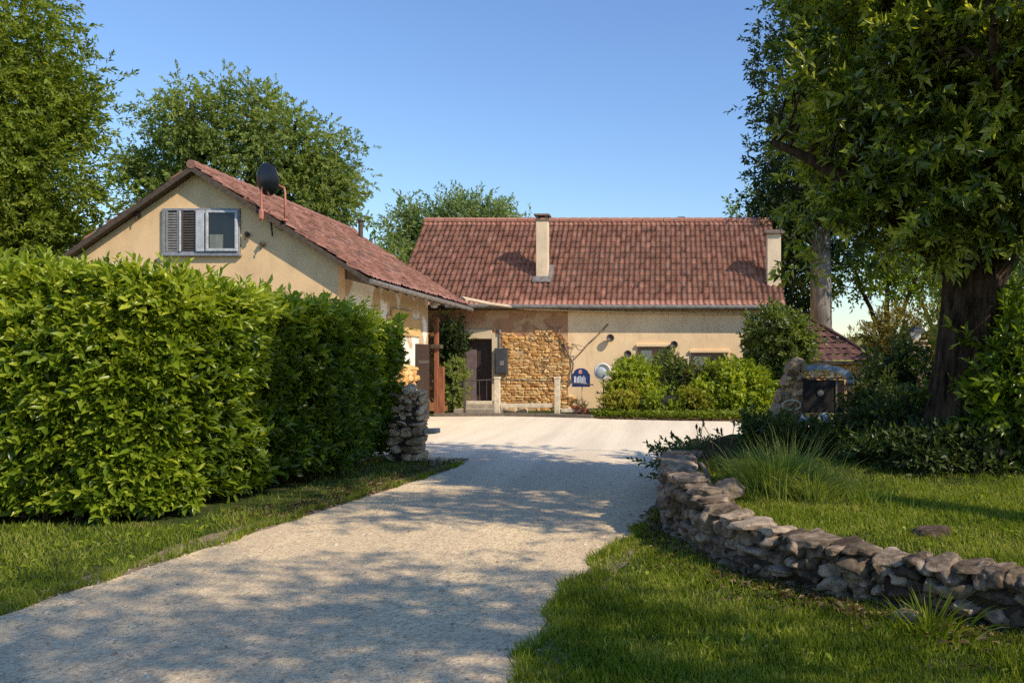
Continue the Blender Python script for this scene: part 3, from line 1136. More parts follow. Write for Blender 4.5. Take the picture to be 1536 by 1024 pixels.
b.box(XR - .2, XR + .05, GY0 + .36, 26.45, zr(XR) - .33, zr(XR) - .12, .01)
b.build('wall_plate', M['wood_grey'], house)
# window
WX0, WX1, WZ0, WZ1 = X(245, GY0), X(361, GY0), Z(381, GY0), Z(313, GY0)
yf = GY0 - .03
win = MB().box(WX0, WX1, GY0 - .012, GY0 + .01, WZ0, WZ1).build('window', M['black'], house)
b = MB()
for (a0, a1, c0, c1) in ((WX0, WX1, WZ1 - .05, WZ1), (WX0, WX1, WZ0, WZ0 + .045), (WX0, WX0 + .07, WZ0 + .045, WZ1 - .05), (WX1 - .06, WX1, WZ0 + .045, WZ1 - .05)):
    b.box(a0, a1, GY0 - .05, GY0 - .013, c0, c1, .006)
b.build('frame', M['frame_blue'], win)
xm = X(311, GY0)
sa = X(271, GY0)
# left shutters: two louvred leaves
for (a0, a1) in ((WX0 + .085, sa - .01), (sa + .045, X(296, GY0))):
    b = MB()
    b.box(a0, a0 + .035, GY0 - .058, GY0 - .02, WZ0 + .05, WZ1 - .055)
    b.box(a1 - .035, a1, GY0 - .058, GY0 - .02, WZ0 + .05, WZ1 - .055)
    nz = 15
    for i in range(nz):
        z0 = WZ0 + .06 + i * (WZ1 - WZ0 - .13) / nz
        b.box(a0 + .036, a1 - .036, GY0 - .052, GY0 - .026, z0, z0 + .035, 0, Vector((1, 0, 0)).rotation_difference(Vector((1, 0, 0))))
    b.build('shutter', M['shutter'] if a0 < sa else M['rail'], win)
MB().box(sa + .002, sa + .04, GY0 - .075, GY0 - .02, WZ0 + .046, WZ1 - .052, .006).build('mullion', M['frame_white'], win)
MB().box(X(296, GY0) + .01, X(309, GY0), GY0 - .085, GY0 - .02, WZ0 + .047, WZ1 - .053, .006).build('casement_edge', M['frame_white'], win)
s0, s1 = X(312, GY0), X(359, GY0)
b = MB()
for (a0, a1, c0, c1) in ((s0, s1, WZ1 - .10, WZ1 - .053), (s0, s1, WZ0 + .05, WZ0 + .105), (s0, s0 + .05, WZ0 + .106, WZ1 - .101), (s1 - .05, s1, WZ0 + .106, WZ1 - .101)):
    b.box(a0, a1, GY0 - .10, GY0 - .055, c0, c1, .006)
b.build('sash', M['frame_white'], win)
MB().box(s0 + .05, s1 - .05, GY0 - .075, GY0 - .065, WZ0 + .105, WZ1 - .10).build('pane', M['glass'], win)
MB().box(s0 + .08, s0 + .36, GY0 - .083, GY0 - .077, WZ0 + .106, WZ0 + .40).build('net_curtain', M['curtain'], win)
MB().box(WX0 - .04, WX1 + .04, GY0 - .09, GY0 - .012, WZ0 - .05, WZ0 - .003, .008).build('sill', M['frame_blue'], win)
# hooks and small fittings on the gable
for (px, py) in ((209, 323), (395, 366), (372, 352)):
    b = MB()
    x_, z_ = X(px, GY0), Z(py, GY0)
    b.lathe([(.045, 0), (.06, -.05), (.03, -.10)], (x_, GY0 - .003, z_), 'y', 12)
    b.tube([(x_, GY0 - .05, z_), (x_ + .01, GY0 - .12, z_ - .06), (x_ - .02, GY0 - .10, z_ - .13)], .012, 6)
    b.build('wall_hook', M['wood_dark'], house)
b = MB()
xs, zs = X(525, 26.6), Z(337, 26.6)
b.tube([(XA + .5, 25.6, 5.2), (XA + .5, 25.6, 5.95)], .07, 10)
b.lathe([(.10, 0), (.12, .03), (.02, .1)], (XA + .5, 25.6, 5.95), 'z', 12)
b.build('vent_pipe', M['wood_dark'], house)
# wall lamp at the corner and board, pipes on side wall
b = MB()
b.lathe([(.03, 0), (.10, .02), (.12, .08), (.10, .16), (.03, .19)], (X(651, 25), 25.0, Z(459, 25) - .06), 'z', 14)
b.build('lamp', M['lamp_glass'], house)
b = MB()
b.box(XR + .004, XR + .06, 20.9, 22.6, 2.35, 3.0, .01)
b.build('fascia_board', M['wood_ochre'], house)
# faded board on the side wall
nb = MB().box(XR + .003, XR + .05, 20.6, 23.3, Z(503, 22), Z(477, 22), .01).build('wall_board', M['wood_ochre'], None)
tag(nb, 'blank ochre board fixed on the sunlit side wall above the gate pillar', 'board')
# stone dressings of the yard wall and plank door
b = MB()
b.box(XR + .003, XR + .07, 22.95, 24.1, 0, 2.15, .01)
dd = b.build('door', M['door_brown'], house)
for zz in (.5, 1.6):
    MB().box(XR + .072, XR + .09, 23.0, 24.0, zz, zz + .1).build('hinge', M['rail'], dd)
pth = [(XR + .06, 18.5), (XR + .06, 22.8)]
rubble('wall_base', pth, 0, lambda s: 1.35 + .25 * math.sin(s * 2.1), .16, M['stone_warm'], house, (.12, .2), (.2, .4))
# porch post
pp = empty('porch_post', (-6.95, 25.2, 0), 'rust brown timber porch post on the yard edge beside the clipped shrub', 'post')
b = MB().box(-7.01, -6.89, 25.1, 25.24, .0, 3.0, .015)
b.build('post', M['wood_red'], pp)
b = MB().box(-6.885, -6.72, 25.15, 25.22, .05, 1.5, .01)
b.build('plank', M['wood_red'], pp)
MB().box(-7.10, -6.80, 25.02, 25.36, 2.05, 2.17, .01).build('collar', M['wood_dark'], pp)

# satellite dish on salmon pipes
DY = 17.3
dish = empty('satellite_dish', (X(395, DY), DY, Z(330, DY)), 'black satellite dish on rusty red pipes at the gable house verge', 'satellite dish')
b = MB()
cx_, cz_ = X(401, DY), Z(269, DY)
prof = [(.02, .10), (.14, .085), (.26, .045), (.335, 0), (.345, -.01), (.335, -.02), (.24, .02), (.02, .07)]
b.lathe(prof, (0, 0, 0), 'y', 36, (.92, 1.0))
ds = b.build('reflector', M['black_dish'], dish, True)
ds.location = Vector((cx_, DY, cz_)) - dish.location
ds.rotation_euler = (R(-6), R(14), R(155))
b = MB()
x0, z0 = X(392, DY), Z(333, DY)
b.tube([(x0, DY, z0), (x0, DY, z0 + .25), (x0, DY, Z(286, DY) - .02), (x0 + .03, DY, Z(281, DY)), (x0 + .10, DY, Z(279, DY))], .026, 8)
b.tube([(x0 + .08, DY - .02, Z(279, DY)), (x0 + .14, DY - .02, Z(281, DY)), (x0 + .16, DY, Z(295, DY))], .024, 8)
b.box(x0 - .035, x0 + .035, DY - .04, DY + .04, z0 + .06, z0 + .26, .008)
b.build('bracket', M['salmon'], dish, True)
b = MB()
x1 = X(426, DY)
b.tube([(x1, DY + .05, Z(330, DY)), (x1, DY + .05, Z(288, DY)), (x1 - .02, DY + .05, Z(281, DY)), (x1 - .12, DY + .02, Z(278, DY))], .022, 8)
b.lathe([(.06, 0), (.06, .025), (.03, .04)], (x1, DY + .05, Z(331, DY)), 'z', 12)
b.build('stay_pipe', M['salmon'], dish, True)
b = MB()
b.tube([(X(399, DY), DY + .2, Z(327, DY)), (X(402, DY), DY + .2, Z(352, DY))], .018, 6)
b.tube([(X(408, DY), DY + .15, Z(338, DY)), (X(415, DY), DY + .2, Z(344, DY)), (X(424, DY), DY + .2, Z(332, DY))], .009, 6)
b.build('aerial_cable', M['black'], dish)

# ================================================================== LONG HOUSE
BY = 28.0
EY, EZ = 27.60, 3.50
RY, RZ = 31.4, 6.92
LX0, LX1 = -9.12, 3.95
sl = (RZ - EZ) / (RY - EY)
roofz = lambda y: EZ + sl * (y - EY)
lh = empty('long_house', (-2.5, 28, 0), 'long low farmhouse with red pantile roof at the end of the yard', 'house')
b = MB()
# front wall, split round the old brown part
DX0, DX1, DZ1, DZ0 = X(690, BY), X(738, BY), Z(508, BY), .30
b.box(X(852, BY), LX1 - .1, BY, BY + .4, -.1, EZ + .1)
b.build('wall', M['plaster_main'], lh)
b = MB()
b.box(LX0 + .1, DX0, BY, BY + .4, -.1, EZ + .1)
b.box(DX1, X(852, BY) - .001, BY, BY + .4, -.1, EZ + .1)
b.box(DX0, DX1, BY, BY + .4, DZ1, EZ + .1)
b.box(DX0, DX1, BY, BY + .4, -.1, DZ0)
b.build('old_wall', M['plaster_old'], lh)['label'] = 'brown weathered wall around the doorway'
b = MB()
for xg in (LX0 + .1, LX1 - .4):
    b.prism([(BY + .401, -.1), (2 * RY - BY, -.1), (2 * RY - BY, EZ), (RY, RZ - .1), (BY + .401, EZ + .1)], 'x', xg, xg + .3)
b.box(LX0 + .1, LX1 - .1, 2 * RY - BY + .001, 2 * RY - BY + .3, -.1, EZ)
b.build('gable_end', M['plaster_main'], lh)
us = np.array([0, RY - EY, RZ - EZ]); S_ = np.linalg.norm(us); us = us / S_
nn = np.array([0, -us[2], us[1]])
rf = pantiles('roof', (LX0, EY, EZ), (1, 0, 0), LX1 - LX0, us, S_ + .02, nn, 72, 15, M['tile'], lh, amp=.034, lift=.034, spc=7, sag=.03, jit=.004)
us2 = np.array([0, -us[1], us[2]])
pantiles('rear_slope', (LX1, 2 * RY - EY, EZ), (-1, 0, 0), LX1 - LX0, us2, S_ + .02, np.array([0, us[2], us[1]]), 72, 15, M['tile'], rf, amp=.034, lift=.034, spc=5, sag=.03)
b = MB()
b.prism([(EY + .04, roofz(EY + .04) - .02), (RY, RZ - .03), (2 * RY - EY - .04, roofz(EY + .04) - .02), (2 * RY - EY - .04, EZ - .06), (RY, RZ - .10), (EY + .04, EZ - .06)], 'x', LX0 + .03, LX1 - .03)
b.build('roof_boarding', M['wood_dark'], rf)
b = MB()
xx = LX0
while xx < LX1 - .2:
    b.tube([(xx, RY, RZ + .02), (xx + .2, RY, RZ + .032), (xx + .43, RY, RZ + .016)], [.13, .12, .112], 10)
    xx += .392
o = b.build('ridge_tile', M['tile'], rf)
at = o.data.attributes.new('tint', 'FLOAT', 'POINT'); at.data.foreach_set('value', rng.uniform(.3, .8, len(at.data)).astype(np.float32))
b = MB()
b.tube([(LX0 + 1.8, EY - .03, EZ - .02), (-3, EY - .03, EZ - .035), (LX1 - .15, EY - .03, EZ - .05)], .075, 10)
b.build('gutter', M['zinc'], lh)
b = MB()
b.box(LX0 + .2, LX1 - .2, EY + .12, BY - .002, EZ - .12, EZ - .062)
b.build('soffit', M['wood_dark'], lh)


def chimney(cx, cy, w, ztop, capw, two=True):
    zb = roofz(cy - w / 2) - .15
    c = MB().box(cx - w / 2, cx + w / 2, cy - w / 2, cy + w / 2, zb, ztop, .012).build('chimney', M['chimney'], lh)
    b = MB()
    if two:
        b.box(cx - w / 2 - .03, cx + w / 2 + .03, cy - w / 2 - .03, cy + w / 2 + .03, ztop + .001, ztop + .06, .01)
        for sx in (-1, 1):
            for sy in (-1, 1):
                b.box(cx + sx * w * .38 - .04, cx + sx * w * .38 + .04, cy + sy * w * .38 - .04, cy + sy * w * .38 + .04, ztop + .061, ztop + .17)
        b.box(cx - w / 2 - .07, cx + w / 2 + .07, cy - w / 2 - .07, cy + w / 2 + .07, ztop + .171, ztop + .235, .012)
    else:
        b.box(cx - w / 2 - .11, cx + w / 2 + .11, cy - w / 2 - .11, cy + w / 2 + .11, ztop + .001, ztop + .09, .012)
        b.box(cx - w / 2 - .03, cx + w / 2 + .05, cy - w / 2 - .03, cy + w / 2 + .05, ztop + .091, ztop + .14, .01)
    b.build('chimney_cap', M['wood_grey'], c)
    if two:
        b = MB()
        f = [(cy - w / 2 - .10, roofz(cy - w / 2 - .10) + .10), (cy + w / 2 + .1, roofz(cy + w / 2 + .1) + .10), (cy + w / 2 + .1, roofz(cy + w / 2 + .1) + .06), (cy - w / 2 - .10, roofz(cy - w / 2 - .10) + .06)]
        b.prism(f, 'x', cx + w / 2 + .001, cx + w / 2 + .16)
        f2 = [(cy - w / 2 - .2, roofz(cy - w / 2 - .2) + .10), (cy - w / 2 - .002, roofz(cy - w / 2) + .10), (cy - w / 2 - .002, roofz(cy - w / 2) + .06), (cy - w / 2 - .2, roofz(cy - w / 2 - .2) + .06)]
        b.prism(f2, 'x', cx - w / 2 - .1, cx + w / 2 + .14)
        b.build('flashing', M['zinc'], c)
    return c


chimney(X(814, 28.9), 28.9, .40, 6.50, .5)['label'] = 'slim rendered chimney rising from the middle of the roof'
chimney(X(1160, 28.6), 28.6, .46, 6.0, .5, False)['label'] = 'rendered chimney with flat cap at the right gable'
b = MB().box(X(1022, RY) - .14, X(1022, RY) + .14, RY + .1, RY + .4, RZ - .2, RZ + .2, .02)
b.build('roof_vent', M['black'], lh)
# door
door = MB().box(DX0 + .06, DX1 - .06, BY + .20, BY + .25, DZ0, DZ1 - .05).build('door', M['door_brown'], lh)
b = MB()
b.box(DX0 + .002, DX0 + .06, BY + .12, BY + .26, DZ0, DZ1 - .002)
b.box(DX1 - .06, DX1 - .002, BY + .12, BY + .26, DZ0, DZ1 - .002)
b.box(DX0 + .061, DX1 - .061, BY + .12, BY + .26, DZ1 - .06, DZ1 - .002)
b.build('door_frame', M['window_brown'], door)
MB().box(DX0 + .09, X(713, BY), BY + .15, BY + .199, DZ0 + .02, Z(524, BY), .008).build('door_leaf', M['door_panel'], door)
MB().tube([(X(716, BY), BY + .19, 1.35), (X(716, BY), BY + .13, 1.35), (X(719, BY), BY + .13, 1.35)], .014, 6).build('handle', M['zinc'], door)
b = MB()
b.box(DX1 + .001, X(751, BY), BY - .05, BY - .002, .1, Z(500, BY), .01)
b.box(DX0 - .12, DX1, BY - .05, BY - .002, DZ1 + .002, Z(494, BY), .01)
b.box(DX0 - .14, DX0 - .001, BY - .05, BY - .002, .1, DZ1, .01)
b.build('door_surround', M['jamb'], lh)
# rubble patch on the wall
sx0, sx1 = X(752, BY), X(858, BY)


def patch(s, z):
    x = sx0 + s
    top = 2.55 + .45 * lump((x * 1.1, z, 0), 1, 4)
    rt = sx1 + .4 * lump((z * 1.6, 3, 0), 1, 7) - .12
    if lump((x * 1.7, z * 1.7, 5), 1, 3) > .42:
        return False
    return z < top and x < rt


rubble('stone_patch', [(sx0, BY - .005), (sx1 + .2, BY - .005)], .0, lambda s: 2.9, .09, M['stone_warm'], lh, (.05, .13), (.08, .30), patch, .22, tilt=.06)['label'] = 'exposed golden rubble stone between door and plaster'
MB().box(sx0 + .02, sx1 - .25, BY - .016, BY - .003, 0, 2.3).build('mortar_bed', M['mortar'], lh)
# pipe above the meter box, conduit, dry creeper stems
b = MB()
b.tube([(X(750, BY), BY - .06, Z(520, BY)), (X(750, BY), BY - .06, Z(497, BY))], .035, 8)
b.lathe([(.06, 0), (.06, .12), (.03, .14)], (X(750, BY), BY - .07, Z(500, BY)), 'z', 10)
b.build('conduit', M['zinc'], lh)


def wwin(px0, px1, py0, py1, bars=1):
    x0, x1, z1, z0 = X(px0, BY), X(px1, BY), Z(py0, BY), Z(py1, BY)
    wn = MB().box(x0, x1, BY - .012, BY - .004, z0, z1).build('window', M['glass'], lh)
    b = MB()
    t = .07
    b.box(x0, x1, BY - .05, BY - .013, z1 - t, z1, .006); b.box(x0, x1, BY - .05, BY - .013, z0, z0 + t, .006)
    b.box(x0, x0 + t, BY - .05, BY - .013, z0 + t, z1 - t, .006); b.box(x1 - t, x1, BY - .05, BY - .013, z0 + t, z1 - t, .006)
    for i in range(bars):
        xc = x0 + (x1 - x0) * (i + 1) / (bars + 1)
        b.box(xc - .035, xc + .035, BY - .045, BY - .013, z0 + t, z1 - t, .004)
    b.build('frame', M['window_brown'], wn)
    MB().box(x0 + .1, x0 + (x1 - x0) * .42, BY - .017, BY - .0125, z0 + .1, z1 - .12).build('curtain', M['curtain'], wn)
    MB().box(x0 - .06, x1 + .06, BY - .08, BY - .004, z1 + .002, z1 + .09, .01).build('lintel', M['plaster_main'], wn)


wwin(957, 1007, 520, 565)
wwin(1037, 1091, 529, 572)
for (px, py) in ((916, 507), (942, 531), (1011, 517)):
    b = MB()
    x_, z_ = X(px, BY), Z(py, BY)
    b.lathe([(.05, -.002), (.05, -.10), (.10, -.11), (.13, -.16), (.13, -.20), (.11, -.20), (.04, -.15)], (x_, BY, z_), 'y', 16)
    b.build('wall_lamp', M['rail'], lh)
# creeper stem bracket
b = MB()
b.tube(wobble((X(838, BY), BY - .06, Z(490, BY)), (X(860, BY), BY - .07, Z(545, BY)), 8, .03), np.linspace(.02, .035, 8), 6)
b.tube(wobble((X(860, BY), BY - .07, Z(545, BY)), (X(857, BY), BY - .06, Z(575, BY)), 6, .02), .03, 6)
b.tube(wobble((X(860, BY), BY - .06, Z(540, BY)), (X(912, BY), BY - .05, Z(486, BY)), 8, .01), .022, 6)
b.tube(wobble((X(850, BY), BY - .06, Z(520, BY)), (X(800, BY), BY - .05, Z(488, BY)), 8, .05), np.linspace(.025, .01, 8), 6)
for i in range(16):
    p = (X(random.uniform(795, 862), BY), BY - .07, Z(random.uniform(488, 560), BY))
    q = (p[0] + random.uniform(-.5, .5), BY - .06, p[2] + random.uniform(-.1, .4))
    b.tube(wobble(p, q, 5, .08), np.linspace(.014, .006, 5), 5)
tag(b.build('dry_creeper', M['wood_grey']), 'bare creeper stems clinging to the golden stone wall', 'creeper')

# sagging cable
b = MB()
cp = [(-6.3, 26.3, 3.60), (X(690, 26.6), 26.9, Z(447, 26.9)), (X(735, 27.3), 27.4, Z(456, 27.4)), (X(790, 27.6), 27.65, Z(463, 27.65)), (X(870, 27.8), 27.82, Z(466, 27.82)), (X(960, 27.85), 27.86, Z(469, 27.86)), (X(1136, 27.85), 27.87, Z(470, 27.87))]
b.tube(cp, [.05, .06, .055, .045, .035, .03, .03], 8)
tag(b.build('awning_cable', M['cable']), 'thick beige cable sagging along the long house eave', 'cable')

# meter box
mb = empty('meter_box', (X(753, BY), 27.9, 1.25), 'dark grey meter box mounted beside the doorway', 'meter box')
MB().box(X(744, BY), X(763, BY), BY - .26, BY - .052, Z(561, BY), Z(522, BY), .02).build('box', M['meter'], mb)
MB().box(X(746, BY), X(761, BY), BY - .275, BY - .261, Z(559, BY), Z(530, BY), .006).build('lid', M['meter'], mb)
MB().box(X(752, BY), X(758, BY), BY - .29, BY - .276, Z(548, BY), Z(541, BY), .004).build('label_plate', M['zinc'], mb)

# steps, kerb, platform
st = empty('doorstep', (X(715, 27), 27, 0), 'worn concrete doorstep below the brown door', 'step')
MB().box(X(690, 27.3), X(752, 27.3), 26.75, BY - .06, .0, .30, .02).build('upper_step', M['concrete'], st)
MB().box(X(686, 26.8), X(760, 26.8), 26.3, 26.748, .0, .16, .02).build('lower_step', M['concrete'], st)
b = MB()
kp = [(-7.0, 25.05), (-4.9, 25.2), (-3.9, 24.95), (-2.15, 24.3)]
for (a, c) in zip(kp, kp[1:]):
    a, c = Vector((*a, 0)), Vector((*c, 0))
    d = c - a
    n = max(1, int(d.length / .7))
    for i in range(n):
        m0 = a + d * ((i + .5) / n)
        b.box(m0.x - d.length / n / 2 + .006, m0.x + d.length / n / 2 - .006, m0.y - .09, m0.y + .09, 0, .11 + random.uniform(-.01, .012), .015, Vector((1, 0, 0)).rotation_difference(d))
tag(b.build('kerb', M['kerb']), 'low dark kerb edging the bright yard below the railing', 'kerb')

# railing
rl = empty('railing', (-4.3, 25.5, 0), 'low railing with two pale stone posts in front of the stone wall', 'railing')
RYY = 25.5
for px in (746, 836):
    p = MB().box(X(px, RYY) - .085, X(px, RYY) + .085, RYY - .085, RYY + .085, 0, Z(568, RYY), .015).build('post', M['post_pale'], rl)
    MB().box(X(px, RYY) - .10, X(px, RYY) + .10, RYY - .10, RYY + .10, Z(568, RYY) + .001, Z(568, RYY) + .06, .015).build('post_cap', M['post_pale'], p)
b = MB()
b.tube([(X(697, RYY), RYY, Z(571, RYY)), (X(745, RYY), RYY, Z(569, RYY)), (X(836, RYY), RYY, Z(572, RYY)), (X(890, RYY), RYY, Z(577, RYY))], .018, 6)
b.build('top_rail', M['rail'], rl)
b = MB()
b.box(X(700, RYY), X(742, RYY), RYY - .04, RYY + .04, Z(606, RYY), Z(601, RYY), .01)
b.box(X(751, RYY), X(830, RYY), RYY - .04, RYY + .04, Z(611, RYY), Z(605, RYY), .01)
b.box(X(842, RYY), X(905, RYY), RYY - .04, RYY + .04, Z(618, RYY), Z(612, RYY), .01)
b.build('lower_rail', M['post_pale'], rl)
b = MB()
for px in (697, 708, 719, 730):
    b.tube([(X(px, RYY), RYY, Z(571, RYY)), (X(px, RYY), RYY, Z(603, RYY))], .008, 5)
b.build('baluster', M['rail'], rl)
MB().box(X(697, RYY) - .03, X(697, RYY) + .03, RYY - .03, RYY + .03, 0, Z(571, RYY)).build('end_post', M['rail'], rl)

# stone blocks on the step edge
for (px, py, w_, h_, lab) in ((766, 606, .44, .30, 'larger pale stone block left of the second railing post'), (785, 612, .30, .20, 'smaller pale stone block by the kerb beneath the railing')):
    V, Fc, t = stone_batch(np.array([(X(px, 25.9), 25.85 if w_ > .4 else 25.75, h_ / 2 + .02)]), np.array([(w_ / 2, .16, h_ / 2)]), np.array([rand_rot(.1, .05)]), .08)
    tag(link('stone_block', np_mesh('stone_block', V, [Fc], tint=t * 0 + .95, smooth=True), M['stone_pier']), lab, 'stone', 'stone blocks below the railing')

# blue sign on post
SY = 26.4
sg = empty('sign', (X(871, SY), SY, 0), 'navy blue arched sign on thin post before the stone wall', 'sign')
x0, x1, zb, zt = X(858, SY), X(885, SY), Z(580, SY), Z(561, SY)
pts = [(x0, zb), (x1, zb), (x1, zt)] + [((x0 + x1) / 2 + math.cos(a) * (x1 - x0) / 2 * .86, zt + math.sin(a) * .19) for a in np.linspace(.12, math.pi - .12, 12)] + [(x0, zt)]
plate = MB().prism(pts, 'y', SY - .02, SY + .02).build('plate', M['sign_blue'], sg)
b = MB()
px = x0 + .07
ws = [(.07, .13), (.035, .1), (.05, .13), (.03, .14), (.05, .1), (.03, .15), (.025, .09)]
for i, (w_, h_) in enumerate(ws):
    b.box(px, px + w_ * .8, SY - .028, SY - .021, zb + .13, zb + .13 + h_ + .08)
    px += w_ + .012
b.box(x0 + .09, x1 - .10, SY - .027, SY - .0215, zb + .10, zb + .122)
b.build('lettering', M['sign_white'], plate)
b = MB()
b.lathe([(.08, 0), (.08, -.006)], ((x0 + x1) / 2 - .02, SY - .021, zt + .07), 'y', 14, (.7, 1))
b.build('emblem', M['sign_pink'], plate)
MB().box(x0 + .02, x1 - .02, SY - .03, SY - .0205, zt - .012, zt + .012).build('divider', M['sign_blue'], plate)
MB().tube([(X(873, SY), SY + .04, 0), (X(873, SY), SY + .04, zt)], .018, 8).build('post', M['cable'], sg)

# round mirror/plaque on bracket
MY = 26.6
rm = empty('round_mirror', (X(903, MY), MY, 0), 'round grey mirror in a white hood beside the blue sign', 'mirror')
b = MB()
b.lathe([(.20, 0), (.19, -.03), (.15, -.06), (.08, -.075), (.01, -.08)], (X(901, MY), MY, Z(559, MY)), 'y', 28)
b.build('face', M['mirror'], rm, True)
b = MB()
b.lathe([(.205, .10), (.27, .02), (.275, -.03), (.245, -.06), (.21, -.035), (.205, .0)], (X(904, MY), MY + .01, Z(557, MY)), 'y', 28)
b.build('hood', M['white'], rm, True)
MB().tube([(X(905, MY), MY + .10, 0), (X(905, MY), MY + .10, 1.35)], .025, 8).build('post', M['zinc'], rm)

# terracotta pots
for (px, yy, s, lab) in ((865, 25.6, .17, 'terracotta flower pot under the blue sign post'), (877, 25.3, .13, 'small terracotta pot right of its larger twin below sign')):
    pot = empty('flower_pot', (X(px, yy), yy, 0), lab, 'flower pot', 'terracotta pots by the kerb')
    MB().lathe([(s * .7, 0), (s, s * 1.5), (s * 1.12, s * 1.52), (s * 1.12, s * 1.8), (s * .95, s * 1.8), (s * .9, s * 1.6)], (X(px, yy), yy, 0), 'z', 18).build('pot', M['terracotta'], pot, False)
    C = np.array([(X(px, yy), yy, s * 2.1)] * 8); Dr = sph(8); Dr[:, 2] = abs(Dr[:, 2])
    foliage('plant', C, Dr, pot, M['l_red'], 4, 6, .05, .14, .06, .03, .3)

# ================================================================== GATE PILLAR (left, at hedge end)
GP = 14.3
gx0, gx1 = X(584, GP), X(640, GP)
gp = empty('gate_pillar', ((gx0 + gx1) / 2, GP, 0), 'crumbling stone gate pillar at the far end of the hedge', 'pillar')
path = [(gx0 + .02, GP), (gx1 - .02, GP)]
rubble('shaft', path, -.03, lambda s: .62, .52, M['stone_pier'], gp, (.11, .18), (.16, .30), None, .15, rough=.014)['label'] = 'square stone shaft'
rubble('rubble_top', [(gx0 + .04, GP + .02), (gx1 - .03, GP + .02)], .58, lambda s: 1.02 + .22 * math.sin(s * 4 + .3), .42, M['stone_pier'], gp, (.07, .12), (.10, .20), None, .24, tilt=.16)
b = MB().box(gx0 + .08, gx1 - .10, GP - .15, GP + .15, -.02, .9)
b.build('infill', M['soil'], gp)
MB().box(gx1 - .02, gx1 + .20, GP - .12, GP + .14, .44, .52, .015, None, .012).build('ledge_stone', M['concrete'], gp)
b = MB()
for i in range(9):
    a = random.uniform(-1, 1)
    b.tube(wobble((gx0 + .25 + a * .18, GP - .05, .95), (gx0 + .25 + a * .7, GP - .1 + random.uniform(-.2, .2), 1.15 + random.uniform(.1, .35)), 6, .08), np.linspace(.016, .006, 6), 5)
tag(b.build('dry_branch', M['wood_ochre']), 'bundle of bare dry branches lying on the crumbling gate pillar', 'branch')

